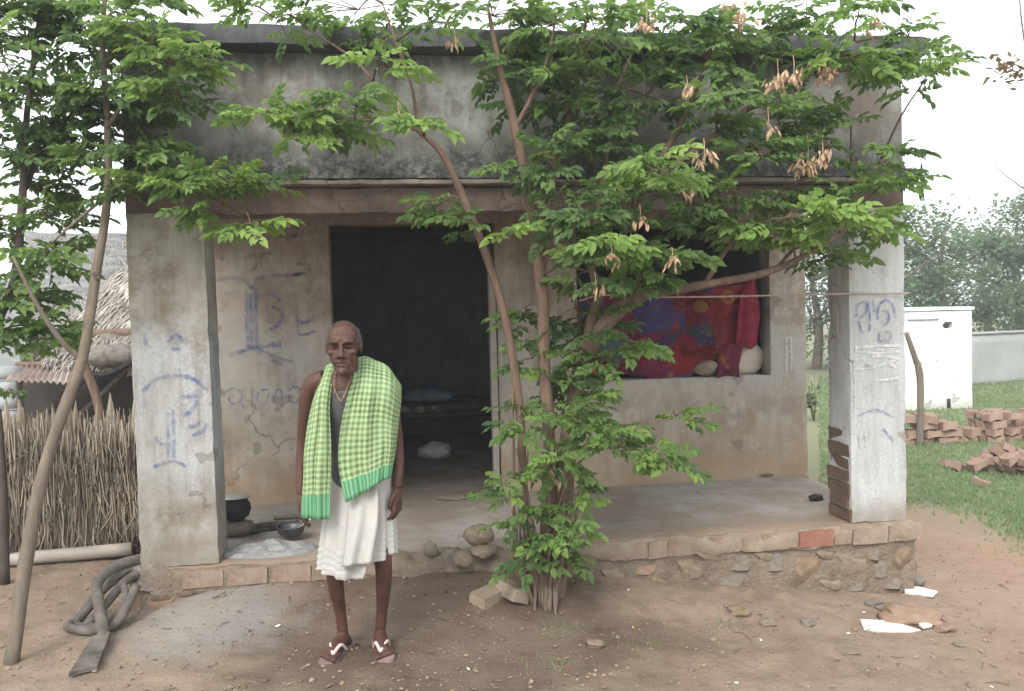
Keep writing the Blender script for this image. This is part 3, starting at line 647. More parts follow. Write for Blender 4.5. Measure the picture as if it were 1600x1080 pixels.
mb = MB(); lathe(mb, [(0.0, 0.0), (0.05, 0.004), (0.085, 0.03), (0.098, 0.07), (0.095, 0.10), (0.08, 0.125), (0.075, 0.135), (0.09, 0.145), (0.092, 0.15), (0.085, 0.15), (0.07, 0.135)]); mb.build('pot_body', 'soot', pot)
mb = MB(); lathe(mb, [(0.0, 0.168), (0.03, 0.167), (0.07, 0.160), (0.096, 0.153), (0.1, 0.152), (0.098, 0.149), (0.07, 0.152), (0.0, 0.155)]); lid = mb.build('lid', 'aluminium', pot)
pq = on_v(455, 838, 0.42)
pan = empty('frying_pan', world_of(pq[0], 0.42, FLOOR+0.022), HROT); tag(pan, 'dark round iron pan with pale spoon sitting on the veranda edge', 'pan')
mb = MB(); lathe(mb, [(0.0, 0.0), (0.05, 0.003), (0.075, 0.025), (0.085, 0.06), (0.09, 0.066), (0.086, 0.068), (0.078, 0.055), (0.065, 0.02), (0.0, 0.012)]); mb.build('bowl', 'iron_pan', pan)
mb = MB(); tube(mb, [(-0.07, 0.02, 0.05), (-0.16, 0.03, 0.045), (-0.25, 0.035, 0.03)], [0.014, 0.016, 0.018], 8); mb.build('handle', 'soot', pan)
mb = MB(); tube(mb, [(0.02, 0.0, 0.03), (0.08, -0.01, 0.075), (0.14, -0.02, 0.12)], [0.006, 0.005, 0.006], 8); mb.build('spoon', 'aluminium', pan)
mb = MB()
grid_n = 40
vsq, fsq = [], []
for j in range(grid_n+1):
    for i in range(grid_n+1):
        a, b = i/grid_n*2-1, j/grid_n*2-1; r = math.sqrt(a*a+b*b)
        h = 0.05*max(0, 1-r)**0.8*(1+0.8*mnoise.noise(Vector((a*4, b*4, 0))))+0.014*mnoise.noise(Vector((a*13, b*13, 5))) - (0.02 if r > 0.93 else 0)
        vsq.append((a*0.30, b*0.17, h))
for j in range(grid_n):
    for i in range(grid_n): q = j*(grid_n+1)+i; fsq.append((q, q+1, q+grid_n+2, q+grid_n+1))
mb.add(vsq, fsq); pa = on_v(420, 862, 0.2); o = mb.build('ash_heap', 'ash'); o.location = world_of(pa[0], 0.2, FLOOR+0.002); o.rotation_euler = (0, 0, HROT); tag(o, 'low heap of pale grey cooking ash on veranda edge', 'ash')
for k, (px, py, v, ln, r, an, lb) in enumerate([(430, 815, 0.75, 0.30, 0.02, 0.1, 'charred firewood stick lying behind the iron pan'), (470, 806, 0.95, 0.36, 0.016, -0.1, 'pale thin firewood stick lying along the back of the hearth')]):
    p = on_v(px, py, v); mb = MB(); L = [(-ln/2, 0, 0), (-ln/6, 0.01, 0.004), (ln/6, -0.006, 0.003), (ln/2, 0.004, 0)]
    tube(mb, crom(L, 3), r, 7, jit=0.12); o = mb.build('firewood_stick', 'bark_dark' if k == 0 else 'bark_grey'); o.location = world_of(p[0], v, FLOOR+r); o.rotation_euler = (0, 0, HROT+an); tag(o, lb, 'firewood')
# stones on the doorway step
for k, (px, py, v, sx, sz, mname, lb) in enumerate([(748, 836, 0.02, 0.095, 0.065, 'stone', 'rounded boulder sitting on the veranda edge beside the tree'), (755, 862, -0.06, 0.085, 0.035, 'stone', 'flat stone below the rounded boulder at the step'),
                                            (672, 858, 0.0, 0.05, 0.045, 'stone_grey', 'small upright stone in the worn doorway step'), (723, 874, -0.1, 0.055, 0.05, 'stone', 'brown stone at the foot of the worn step')]):
    p = on_v(px, py, v); x, y, _ = h2w(p[0], v, 0); zb = p[2]
    o = put('step_stone', rock_mesh('step_stone', mname, 40+k, 0.3, 0.25), (x, y, zb), (sx, sx*0.8, sz), (0, 0, k)); tag(o, lb, 'stone')
# broken slab pieces on the floor in the doorway
for k, (px, py, v, a, lb) in enumerate([(705, 776, 1.35, 0.13, 'broken pale floor slab piece lying at the door threshold'), (1205, 742, 1.32, 0.12, 'dark rubble crumbs along the foot of the veranda wall'), (1275, 780, 0.55, 0.06, 'dark lump of rubble on the floor beside right pillar')]):
    p = on_z(px, py, FLOOR+0.01); o = put('rubble_piece', rock_mesh('rubble_piece', ('stone', 'clay', 'soot')[k], 60+k, 0.5, 0.5), (p[0], p[1], FLOOR+(0.008, 0.014, 0.02)[k]), (a, a*(0.8, 0.25, 0.6)[k], (0.012, 0.02, 0.028)[k]), (0, 0, HROT+k*0.2)); tag(o, lb, 'rubble')
# bed, cloth and bag inside
bu, bv = 1.75, 3.75
bed = empty('bed', world_of(bu, bv, FLOOR-0.012), HROT); tag(bed, 'low wooden cot with patterned sheet in the dark room', 'bed')
for sx in (-1, 1):
    for sy in (-1, 1):
        mb = MB(); tube(mb, [(sx*0.88, sy*0.4, 0), (sx*0.88, sy*0.4, 0.2), (sx*0.88, sy*0.4, 0.46)], [0.022, 0.03, 0.03], 8); mb.build('leg', 'bed_wood', bed)
for sy in (-1, 1):
    mb = MB(); tube(mb, [(-0.92, sy*0.4, 0.4), (0.92, sy*0.4, 0.4)], 0.028, 8); mb.build('rail', 'bed_wood', bed)
for sx in (-1, 1):
    mb = MB(); tube(mb, [(sx*0.88, -0.4, 0.4), (sx*0.88, 0.4, 0.4)], 0.026, 8); mb.build('rail', 'bed_wood', bed)
mb = MB(); grid_solid(mb, lin(-0.9, 0.9, 0.06), lin(-0.45, 0.45, 0.06), [0.43, 0.5], amp=0.018, ns=5, chip=0.012); mb.build('mattress', 'bed_sheet', bed)
mb = MB(); v, f = ICO3; mb.add([(x*0.27*(1+0.2*mnoise.noise(Vector((x, y, z))*2)), y*0.2, max(-0.045, z*0.075*(1+0.7*mnoise.noise(Vector((x, y, z))*3)))) for x, y, z in v], f)
o = mb.build('blue_cloth', 'cloth_blue'); o.location = world_of(bu+0.0, bv-0.1, FLOOR+0.545); tag(o, 'crumpled faded blue cloth thrown on the cot', 'cloth')
p = on_z(688, 704, FLOOR); mb = MB(); v, f = ICO3; mb.add([(x*0.17*(1+0.5*mnoise.noise(Vector((x, y, z))*1.7)), y*0.12, max(-0.06, z*0.085*(1+0.6*mnoise.noise(Vector((x, y, z))*2.5)))) for x, y, z in v], f)
o = mb.build('plastic_bag', 'bag_white'); o.location = (p[0], p[1]-0.35, FLOOR+0.049); tag(o, 'crumpled white plastic bag on the floor below the cot', 'bag')

# ------------------------------------------------------------------ trees
def leaf_geo(seed, pairs=6, L=0.27, ll=0.064, lw=0.044):
    r = random.Random(seed); vs, fs = [], []
    def leaflet(base, ang, ln, wd, droop, side):
        d = np.array([math.cos(ang), math.sin(ang), -droop]); d /= np.linalg.norm(d)
        s = np.array([-math.sin(ang), math.cos(ang), 0])
        up = np.array([0, 0, 1.0]); o = len(vs); f = 0.28*wd
        curl = r.uniform(-0.1, 0.25)
        def P(a, b): return base+d*ln*a+s*b*wd*0.5+up*(abs(b)*f-curl*ln*a*a)
        vs.extend([P(0.0, 0), P(0.28, 0.92), P(0.66, 0.86), P(1.0, 0), P(0.66, -0.86), P(0.28, -0.92)])
        fs.extend([(o, o+1, o+2, o+3), (o, o+3, o+4, o+5)])
    def rz(x): return -0.9*x*x
    for i in range(pairs):
        x = L*(0.22+0.70*i/(pairs-1)); k = 0.8+0.25*math.sin(PI*(0.2+0.7*i/(pairs-1)))
        for sd in (-1, 1):
            leaflet(np.array([x, 0, rz(x)]), sd*(1.05-0.35*i/pairs+r.uniform(-.25, .25)), ll*k*r.uniform(.75, 1.2), lw*r.uniform(.8, 1.15), r.uniform(-.1, .6), sd)
    leaflet(np.array([L, 0, rz(L)]), r.uniform(-.2, .2), ll*1.05, lw, 0.4, 1)
    o = len(vs)
    for i in range(5):
        x = L*i/4; vs.extend([np.array([x, 0.0016, rz(x)]), np.array([x, -0.0016, rz(x)])])
        if i: fs.append((o+2*i-2, o+2*i-1, o+2*i+1, o+2*i))
    return np.array(vs), fs
LEAF = [leaf_geo(i, pairs=(3, 4, 5, 5)[i], L=(0.15, 0.18, 0.215, 0.235)[i]) for i in range(4)]
TONES = ('leaf_dark', 'leaf_mid', 'leaf_bright')
LEAFME = {}
for ti, tn in enumerate(TONES):
    for li, (v, f) in enumerate(LEAF):
        me = bpy.data.meshes.new('leaf'); me.from_pydata([tuple(q) for q in v], [], f); me.materials.append(M[tn]); me.update(); LEAFME[ti, li] = me

def leaf_matrix(pos, d, up, sc):
    d = d/np.linalg.norm(d); y = np.cross(up, d); y /= max(1e-6, np.linalg.norm(y)); z = np.cross(d, y)
    return np.column_stack([d*sc, y*sc, z*sc]), pos

def clump_leaves(rs, centre, root, ex, n, bright, leaves, twigs, size, guard=None):
    """twigs fan out from the branch end; leaves sit alternately along each twig"""
    centre = np.array(centre); root = np.array(root)
    tube(twigs, crom([root, root*0.5+centre*0.5+np.array([0, 0, 0.04]), centre], 3), interp_r([0.0075, 0.003], 7), 5)
    axis_ = centre-root; axis_ = axis_/max(1e-6, np.linalg.norm(axis_))
    k = max(1, int(round(n/4.2))); left = n
    for q in range(k):
        m_ = int(math.ceil(left/(k-q))); left -= m_
        e = np.array([rs.uniform(-1, 1), rs.uniform(-1, 1), rs.uniform(-1, 1)]); e = e/max(0.6, np.linalg.norm(e))
        end = centre+e*ex
        if guard: end = guard(end)
        dirv = end-(centre-axis_*0.06); L = np.linalg.norm(dirv); dirv = dirv/max(L, 1e-6)
        dirv[2] *= 0.5; dirv /= max(1e-6, np.linalg.norm(dirv))
        tube(twigs, [centre, (centre+end)/2+np.array([0, 0, 0.015]), end], [0.003, 0.0024, 0.0014], 4, cap=False)
        side = np.cross(dirv, [0, 0, 1.0]); side /= max(1e-6, np.linalg.norm(side))
        for j in range(m_):
            tt = 1.0-0.30*j/max(1, m_-1) if m_ > 1 else 1.0
            pos = centre+(end-centre)*tt
            sg = 1 if j % 2 else -1
            ld = dirv*(1.0 if j == 0 else 0.45)+side*sg*(0.15 if j == 0 else 0.85)+np.array([rs.uniform(-.25, .25), rs.uniform(-.25, .25), rs.uniform(-.2, .25)])
            up = np.array([rs.gauss(0, .55), rs.gauss(-0.55, .55), 1.0])
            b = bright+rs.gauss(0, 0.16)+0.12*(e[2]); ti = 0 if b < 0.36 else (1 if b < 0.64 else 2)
            sc = size*rs.uniform(0.6, 1.25)
            A, p = leaf_matrix(pos, ld, up, sc)
            if guard:
                tip = guard(p+ld/np.linalg.norm(ld)*0.25*sc); d2 = tip-p
                if np.linalg.norm(d2) > 0.05: A, p = leaf_matrix(p, d2, up, sc)
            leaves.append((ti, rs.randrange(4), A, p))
def finish_crown(root, leaves, twigs, nmax, name='leaf'):
    def key(L):
        q = L[3]-CAM; d = q@cF; x = abs(q@cR)/d; y = abs(q@cU)/d
        return d+(100 if x > 0.62 or y > 0.43 else 0)
    leaves.sort(key=key)
    o3 = np.array(root.location)
    for ti, li, A, p in leaves[:nmax]:
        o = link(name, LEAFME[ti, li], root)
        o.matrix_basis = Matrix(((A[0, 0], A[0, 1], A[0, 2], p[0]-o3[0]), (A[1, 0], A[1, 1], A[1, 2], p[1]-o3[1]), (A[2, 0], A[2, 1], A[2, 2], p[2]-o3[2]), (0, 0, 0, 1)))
    rest = leaves[nmax:]
    if rest:
        V, F, MI = [], [], []; n0 = 0
        for ti, li, A, p in rest:
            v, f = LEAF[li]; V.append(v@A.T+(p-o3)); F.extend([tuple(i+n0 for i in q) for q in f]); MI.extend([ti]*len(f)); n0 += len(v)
        me = bpy.data.meshes.new('foliage'); me.from_pydata(np.concatenate(V).tolist(), [], F)
        for tn in TONES: me.materials.append(M[tn])
        me.polygons.foreach_set('material_index', MI); me.update(); link('foliage', me, root, 'stuff')
    twigs.v = [(a-o3[0], b-o3[1], c-o3[2]) for a, b, c in twigs.v]
    if twigs.v: twigs.build('twig_mass', 'twig', root, kind='stuff')
def stem(root, name, mat, pts, rads, seg=9, n=5, jit=0.06):
    o3 = np.array(root.location); P = crom([np.array(p)-o3 for p in pts], n); mb = MB(); tube(mb, P, interp_r(rads, len(P)), seg, jit=jit)
    mb.build(name, mat, root); return [p+o3 for p in P]

# --- the tree in front of the veranda
tb = vpx(846, 945, -0.31); tb[2] = gz(tb[0], tb[1])-0.02
tree = empty('tree', tuple(tb)); tag(tree, 'many stemmed leafy tree with dry pods growing against the veranda front', 'tree')
def vp(*l): return [vpx(*q) for q in l]
S = []
def addstem(name, mat, pts, rads, **k): S.extend(stem(tree, name, mat, vp(*pts), rads, **k))
addstem('trunk', 'bark', [(846, 955, -.31), (852, 860, -.30), (858, 700, -.32), (850, 560, -.33), (848, 470, -.34), (838, 380, -.36), (822, 280, -.40), (800, 180, -.44), (778, 90, -.46), (762, 10, -.46)], [.042, .038, .034, .034, .034, .033, .03, .024, .016, .008])
addstem('stem', 'bark', [(832, 950, -.30), (818, 760, -.30), (812, 640, -.32), (790, 500, -.34), (760, 400, -.36), (720, 300, -.38), (690, 240, -.42), (655, 205, -.46), (600, 150, -.5), (555, 95, -.52), (480, 45, -.52)], [.022, .024, .024, .023, .023, .021, .018, .013, .009, .007, .004])
addstem('branch', 'bark', [(655, 205, -.46), (642, 130, -.5), (618, 65, -.55), (598, 5, -.55)], [.011, .008, .006, .003])
addstem('branch', 'bark', [(655, 205, -.46), (600, 190, -.55), (520, 190, -.62), (430, 190, -.66)], [.008, .006, .005, .003])
addstem('branch', 'bark', [(846, 430, -.35), (860, 300, -.30), (885, 200, -.30), (905, 110, -.34), (918, 15, -.36)], [.022, .021, .018, .012, .006])
addstem('stem', 'bark', [(868, 955, -.27), (882, 800, -.24), (893, 650, -.26), (920, 550, -.30), (960, 490, -.34), (1012, 455, -.36)], [.05, .045, .045, .047, .046, .043], seg=11)
addstem('branch', 'bark', [(1000, 460, -.36), (1100, 445, -.42), (1200, 425, -.5), (1270, 392, -.56), (1340, 345, -.6)], [.03, .024, .02, .014, .008])
addstem('stem', 'bark', [(858, 950, -.27), (876, 720, -.24), (930, 480, -.30), (960, 430, -.34), (985, 330, -.36), (1060, 200, -.38), (1100, 110, -.42), (1130, 20, -.45)], [.03, .028, .027, .025, .022, .018, .012, .006])
addstem('branch', 'bark', [(935, 465, -.30), (925, 400, -.26), (945, 260, -.26), (955, 170, -.28), (985, 90, -.3), (1015, 20, -.32)], [.022, .02, .017, .014, .01, .005])
addstem('branch', 'bark', [(1010, 290, -.37), (1100, 225, -.42), (1200, 145, -.46), (1280, 95, -.48), (1350, 62, -.5), (1440, 58, -.5)], [.018, .017, .015, .011, .008, .004])
addstem('branch', 'bark', [(1100, 445, -.42), (1150, 370, -.36), (1220, 300, -.34), (1330, 255, -.36), (1440, 268, -.4)], [.015, .013, .011, .008, .004])
addstem('branch', 'bark', [(1240, 120, -.47), (1320, 110, -.42), (1400, 112, -.4), (1490, 105, -.4)], [.01, .008, .006, .003])
addstem('branch', 'bark', [(805, 200, -.43), (850, 110, -.5), (870, 20, -.52)], [.014, .01, .004])
addstem('branch', 'bark', [(1210, 423, -.5), (1260, 370, -.3), (1320, 330, -.2), (1390, 345, -.25)], [.011, .009, .007, .003])
addstem('branch', 'bark', [(893, 660, -.26), (960, 665, -.4), (1050, 655, -.45)], [.009, .006, .003])
addstem('branch', 'bark', [(880, 740, -.26), (950, 700, -.42), (1050, 712, -.48)], [.008, .006, .003])
rb = random.Random(11)
for k in range(20):                          # basal shoots
    x0 = 806+k*4.2+rb.uniform(-5, 5); h = rb.choice([650, 700, 745, 790, 820, 850, 870, 600 if k < 6 else 760])
    x1 = x0*0.6+(800 if k < 10 else 890)*0.4+rb.uniform(-22, 22); xb = 847+(x0-845)*0.36
    addstem('shoot', 'root_pale' if k % 2 else 'bark', [(xb, 948+rb.uniform(-6, 8), -.33+rb.uniform(-.05, .07)), (x0, 880, -.36+rb.uniform(-.05, .06)), ((x0+x1)/2+rb.uniform(-8, 8), (880+h)/2, -.34), (x1, h, -.34+rb.uniform(-.06, .06))], [rb.uniform(.009, .016), .010, .008, .005], seg=6, n=4, jit=0.12)
for k in range(7):                          # pale peeling roots at the foot
    x0 = 848+rb.uniform(-24, 24)
    addstem('root', 'root_pale', [(x0, 972+rb.uniform(-14, 4), -.42+rb.uniform(-.05, .04)), (x0+rb.uniform(-6, 6), 925, -.38), (848+(x0-848)*0.8, 880, -.34)], [.007, .011, .008], seg=6, n=4, jit=0.15)
SA = np.array(S)
def nearest_stem(c, lower=True):
    d = np.linalg.norm(SA-c, axis=1)+np.maximum(0, SA[:, 2]-c[2]-0.02)*1.5; return SA[d.argmin()]
def guard_house(p):
    u, v = w2h(p[0], p[1])
    if -0.2 < u < W+0.2 and p[2] > 2.1 and p[2] < 3.35 and v > -0.13: return h2w(u, -0.13-0.05*((u*37) % 1), p[2])
    if -0.1 < u < 0.5 and v > -0.05 and v < .4: return h2w(u, -0.07, p[2])
    if W-0.45 < u < W+.05 and v > -0.05 and v < .4: return h2w(u, -0.07, p[2])
    return p
CL = """560 15 150 32 24 .4;430 28 90 24 12 .4;600 60 45 38 9 .5;592 112 45 28 8 .8;400 178 36 14 6 .95;452 190 36 22 8 .85;512 180 56 28 16 .6;560 168 46 28 12 .5;572 202 46 26 9 .35;648 184 28 20 6 .7;450 215 20 18 3 .8
770 25 100 38 26 .35;700 35 36 22 8 .35;785 90 55 48 22 .3;860 40 78 48 28 .5;822 135 55 48 20 .3;885 130 65 58 24 .45;935 60 66 58 26 .4;905 190 56 48 22 .35;1000 70 76 58 32 .4;1060 28 76 36 26 .3;1010 150 66 58 28 .38;960 215 56 56 24 .3;1100 90 76 56 32 .42;1180 58 76 54 26 .45;1260 28 56 34 16 .5
1340 28 56 32 14 .55;1120 170 66 46 24 .45;1212 182 66 46 22 .4;1325 92 66 28 20 .65;1420 58 56 28 13 .5;1410 106 56 20 15 .5;1478 98 36 16 8 .4;1445 125 36 16 7 .4;1280 110 56 30 16 .5;1250 205 56 36 18 .35;1330 190 56 28 12 .4;1300 228 66 28 16 .4;1385 242 36 18 9 .35;1440 268 40 16 9 .35;1385 286 50 14 9 .5;1190 242 56 28 16 .35;1130 240 56 28 12 .4
1030 270 56 36 16 .65;1000 305 46 36 14 .55;1080 305 56 36 16 .4;1150 300 56 36 18 .5;1230 340 76 30 24 .65;1320 350 66 26 22 .7;1392 350 36 22 11 .6;1290 402 56 20 13 .4;1180 372 56 26 16 .5;1100 350 56 32 16 .45;980 370 56 36 22 .35;930 330 56 46 24 .25;940 380 36 18 9 .75;1040 392 46 26 14 .6;1000 430 56 30 18 .4;920 425 46 36 18 .3;885 335 46 46 20 .3;870 250 46 46 20 .3;800 250 26 20 6 .6;1260 300 60 30 16 .4;1340 310 60 26 14 .5
690 318 38 22 11 .55;722 352 32 22 9 .5;800 375 24 10 3 .6;900 480 46 56 24 .25;950 510 30 30 10 .3;880 560 46 56 20 .3;992 538 36 28 11 .6;958 562 42 28 11 .55;822 480 36 36 8 .4;832 560 36 36 8 .4;890 650 46 46 20 .5;930 672 46 28 13 .55;812 650 32 28 10 .45;1055 650 28 13 5 .7;1012 705 42 18 7 .6;1050 718 26 13 4 .5;960 702 36 18 7 .5;872 720 36 26 9 .4;800 760 28 20 9 .6;822 800 36 28 11 .5;872 822 36 26 11 .6;900 775 28 24 8 .45;840 842 26 13 6 .7;830 868 22 16 5 .4;880 866 20 14 5 .5;860 600 40 40 12 .35;900 610 40 40 14 .45"""
rt = random.Random(5); leaves = []; tw = MB()
for seg_ in CL.replace('\n', ';').split(';'):
    px, py, rx, ry, n, b = map(float, seg_.split())
    low = py > 440
    v = (rt.uniform(-.24, -.12) if 440 < py < 620 and px < 940 else rt.uniform(-.55, -.36)) if low else (-.85+rt.uniform(-.1, .2) if b > 0.6 else rt.uniform(-.75, -.28))
    c = vpx(px, py, v); k = (c[1])/FPX
    sz = 0.74 if low else (0.86 if b > .55 else 0.74)
    inset = 0.72
    clump_leaves(rt, c, nearest_stem(c), np.array([max(.05, rx*k*inset), 0.10+0.12*(rx/80), max(.03, ry*k*inset)]), int(n*(1.7 if low else 1.65)), b, leaves, tw, sz, guard_house)
finish_crown(tree, leaves, tw, 300)
# dry pod clusters
def pod_cluster(c, n, r, rs):
    mb = MB()
    for k in range(n):
        a = rs.uniform(0, 2*PI); rad = r*math.sqrt(rs.random())
        p0 = np.array(c)+np.array([math.cos(a)*rad, math.sin(a)*rad*0.7, rs.uniform(-.4, .9)*r])
        d = np.array([rs.gauss(0, .35), rs.gauss(0, .35), -1.0]); d /= np.linalg.norm(d); ln = rs.uniform(.035, .075)
        s = np.cross(d, [rs.gauss(0, 1), rs.gauss(0, 1), 0.2]); s /= np.linalg.norm(s); n_ = np.cross(d, s); wd = rs.uniform(.006, .012)
        vs = [p0, p0+d*ln*.35+s*wd+n_*.006, p0+d*ln*.7+s*wd*.8+n_*.004, p0+d*ln+n_*.012, p0+d*ln*.7-s*wd*.8+n_*.004, p0+d*ln*.35-s*wd+n_*.006, p0+d*ln*.5-n_*.004]
        mb.add(vs, [(0, 1, 6), (1, 2, 6), (2, 3, 6), (3, 4, 6), (4, 5, 6), (5, 0, 6)])
    tube(mb, [np.array(c)+np.array([0, 0, r*2.0]), np.array(c)+np.array([0.004, 0, r]), np.array(c)], .002, 4)
    mb.v = [(a-tb[0], b-tb[1], e-tb[2]) for a, b, e in mb.v]
    mb.build('pod_cluster', 'dry_pod', tree, smooth=False)
rp_ = random.Random(2)
for px, py, n, r, v in [(1100, 245, 16, .045, -.9), (1215, 130, 22, .06, -.8), (1240, 118, 14, .05, -.8), (1290, 118, 26, .06, -.8), (1262, 255, 28, .07, -.8), (1285, 245, 12, .045, -.8), (622, 188, 10, .045, -.75), (710, 66, 7, .03, -.7), (955, 405, 9, .04, -.9), (1000, 345, 9, .04, -.9),
                        (1050, 405, 7, .03, -.9), (930, 452, 8, .04, -.9), (1150, 18, 20, .06, -.7), (1165, 30, 14, .05, -.7), (1010, 35, 12, .05, -.8), (1073, 140, 8, .035, -.8), (866, 745, 12, .05, -.45), (1075, 300, 6, .03, -.9), (1200, 200, 8, .05, -.85), (1365, 40, 10, .05, -.6)]:
    c = vpx(px, py, v); pod_cluster(c, n, r, rp_)

# --- leaning tree at the left corner and its neighbour
def px_tree(name, label, base, stems, clumps, seed, nmax, size, bark='bark_grey', cat='tree'):
    b = on_z(base[0], base[1], 0.0); b[2] = gz(b[0], b[1])-0.03
    root = empty(name, tuple(b)); tag(root, label, cat); P = []
    for nm, pts, rads in stems: P.extend(stem(root, nm, bark, [at_y(*q) for q in pts], rads))
    PA = np.array(P); rs = random.Random(seed); lv = []; tw = MB()
    for px, py, rx, ry, n, br, y in clumps:
        c = at_y(px, py, y+rs.uniform(-.08, .08)); k = y/FPX; d = np.linalg.norm(PA-c, axis=1)+np.maximum(0, PA[:, 2]-c[2])*1.2
        clump_leaves(rs, c, PA[d.argmin()], np.array([max(.05, rx*k*.75), .12+.1*rx/80, max(.03, ry*k*.75)]), int(n*2.3), br, lv, tw, size, guard_house)
    finish_crown(root, lv, tw, nmax); return root
yb = on_z(20, 1035, 0)[1]
px_tree('leaning_tree', 'slender grey trunk leaning over a stick fence with bright sprays above left pillar', (20, 1035),
    [('trunk', [(18, 1042, yb), (40, 880, yb+.08), (65, 750, yb+.14), (100, 640, yb+.19), (130, 555, yb+.24), (150, 430, yb+.32), (168, 308, yb+.40), (168, 190, yb+.36), (160, 70, yb+.3), (166, -20, yb+.3)], [.034, .033, .030, .028, .027, .024, .02, .017, .014, .009]),
     ('branch', [(128, 562, yb+.24), (98, 535, yb+.18), (60, 480, yb+.1), (20, 400, yb+.0)], [.016, .014, .011, .007]),
     ('branch', [(155, 436, yb+.3), (143, 424, yb+.26)], [.014, .008]),
     ('branch', [(160, 312, yb+.4), (120, 345, yb+.3), (80, 380, yb+.25)], [.008, .007, .004]),
     ('branch', [(168, 200, yb+.36), (215, 130, yb+.3), (270, 100, yb+.3)], [.013, .009, .004]),
     ('branch', [(168, 300, yb+.40), (230, 285, yb+.36), (300, 300, yb+.34), (380, 340, yb+.34)], [.013, .01, .007, .004])],
    [(230, 68, 56, 24, 12, .75, 4.3), (272, 98, 56, 28, 16, .62, 4.25), (300, 92, 28, 18, 7, .8, 4.2), (222, 135, 46, 36, 14, .45, 4.35), (282, 150, 26, 26, 9, .4, 4.3), (230, 240, 56, 28, 16, .35, 4.4), (262, 282, 56, 28, 18, .5, 4.35), (312, 288, 46, 22, 12, .6, 4.3),
     (350, 280, 40, 22, 9, .75, 4.25), (392, 288, 24, 12, 5, .7, 4.25), (342, 330, 36, 16, 8, .7, 4.25), (392, 350, 34, 16, 8, .8, 4.2), (200, 290, 46, 14, 9, .3, 4.4), (190, 90, 40, 40, 16, .3, 4.45), (190, 200, 40, 40, 16, .25, 4.4), (200, 30, 56, 26, 14, .4, 4.4), (250, 8, 40, 16, 8, .45, 4.4), (150, 250, 40, 36, 14, .2, 4.45), (170, 150, 40, 40, 14, .25, 4.45)],
    21, 300, 0.74)
px_tree('leafy_tree', 'dense dark leaved tree with thin crooked trunk beyond the leaning trunk', (-70, 1010),
    [('trunk', [(-72, 1020, 4.15), (-45, 760, 4.2), (-8, 520, 4.3), (22, 440, 4.35), (36, 300, 4.4), (42, 180, 4.4), (60, 40, 4.4), (70, -60, 4.4)], [.034, .03, .026, .022, .019, .015, .011, .007]),
     ('branch', [(36, 300, 4.4), (70, 230, 4.5), (110, 180, 4.55), (150, 120, 4.6)], [.014, .012, .008, .004]),
     ('branch', [(22, 440, 4.35), (60, 420, 4.45), (90, 400, 4.5)], [.012, .008, .004]),
     ('branch', [(40, 220, 4.4), (0, 150, 4.3), (-30, 80, 4.3)], [.014, .01, .006])],
    [(40, 60, 80, 50, 30, .3, 4.5), (120, 55, 70, 50, 26, .3, 4.6), (60, 160, 66, 46, 22, .28, 4.5), (135, 170, 60, 46, 22, .25, 4.6), (100, 240, 70, 46, 24, .2, 4.6), (40, 250, 56, 56, 18, .25, 4.45), (15, 180, 40, 46, 14, .35, 4.3), (10, 100, 40, 46, 14, .4, 4.3), (30, 10, 70, 26, 16, .4, 4.4), (110, 10, 60, 26, 14, .4, 4.5),
     (80, 338, 38, 26, 14, .5, 4.5), (30, 350, 38, 36, 14, .35, 4.4), (72, 402, 46, 32, 18, .45, 4.45), (42, 460, 46, 36, 20, .4, 4.4), (72, 520, 42, 26, 16, .33, 4.45), (18, 540, 30, 36, 10, .35, 4.4), (60, 300, 40, 26, 10, .3, 4.5), (20, 610, 16, 10, 3, .6, 4.5)],
    22, 300, 0.72, bark='bark_dark')

# ------------------------------------------------------------------ stick fence
fA = on_z(-40, 888, 0.0); fB = on_z(225, 862, 0.0); fd = fB-fA; FL = np.linalg.norm(fd); fd = fd/FL; fn = np.array([fd[1], -fd[0], 0])
fence = empty('stick_fence', (fA[0], fA[1], 0), math.atan2(fd[1], fd[0])); tag(fence, 'dry palm stalk fence with ragged pointed tops', 'fence')
rf = random.Random(9)
def stalk(mb, x, h, r, ln=0.0, y=0.0, seg=5):
    P = [(x, y, 0.02), (x+ln*.4+rf.uniform(-.012, .012), y+rf.uniform(-.012, .012), h*.45), (x+ln+rf.uniform(-.02, .02), y+rf.uniform(-.015, .015), h)]
    tube(mb, P, [r, r*.9, r*.35], seg)
for k in range(90):
    mb = MB(); x = rf.uniform(0, FL); stalk(mb, x, rf.uniform(.68, 1.04), rf.uniform(.008, .017), rf.gauss(0, .07), rf.uniform(-.05, .0)); mb.build('stalk', 'dry_reed' if k % 3 else 'dry_reed_dark', fence)
for k in range(13):                           # broad pointed leaf sheaths
    x = FL*(k+.5)/13+rf.uniform(-.05, .05); h = rf.uniform(.98, 1.16); wd = rf.uniform(.035, .06); mb = MB()
    vs = [(x-wd, -.02, .05), (x+wd, -.02, .05), (x+wd*.9, -.03, h*.75), (x-wd*.9, -.03, h*.75), (x+rf.uniform(-.02, .02), -.02, h), (x, -.045, .1), (x, -.055, h*.75)]
    mb.add(vs, [(0, 5, 6, 3), (5, 1, 2, 6), (3, 6, 4), (6, 2, 4)]); o = mb.build('leaf_sheath', 'dry_reed', fence, smooth=False); o.modifiers.new('thickness', 'SOLIDIFY').thickness = .004
mb = MB()
for k in range(1300):
    x = rf.uniform(-.02, FL); stalk(mb, x, rf.choice([rf.uniform(.5, .95), rf.uniform(.8, 1.02)]), rf.uniform(.003, .008), rf.gauss(0, .1), rf.uniform(-.09, .06), 4)
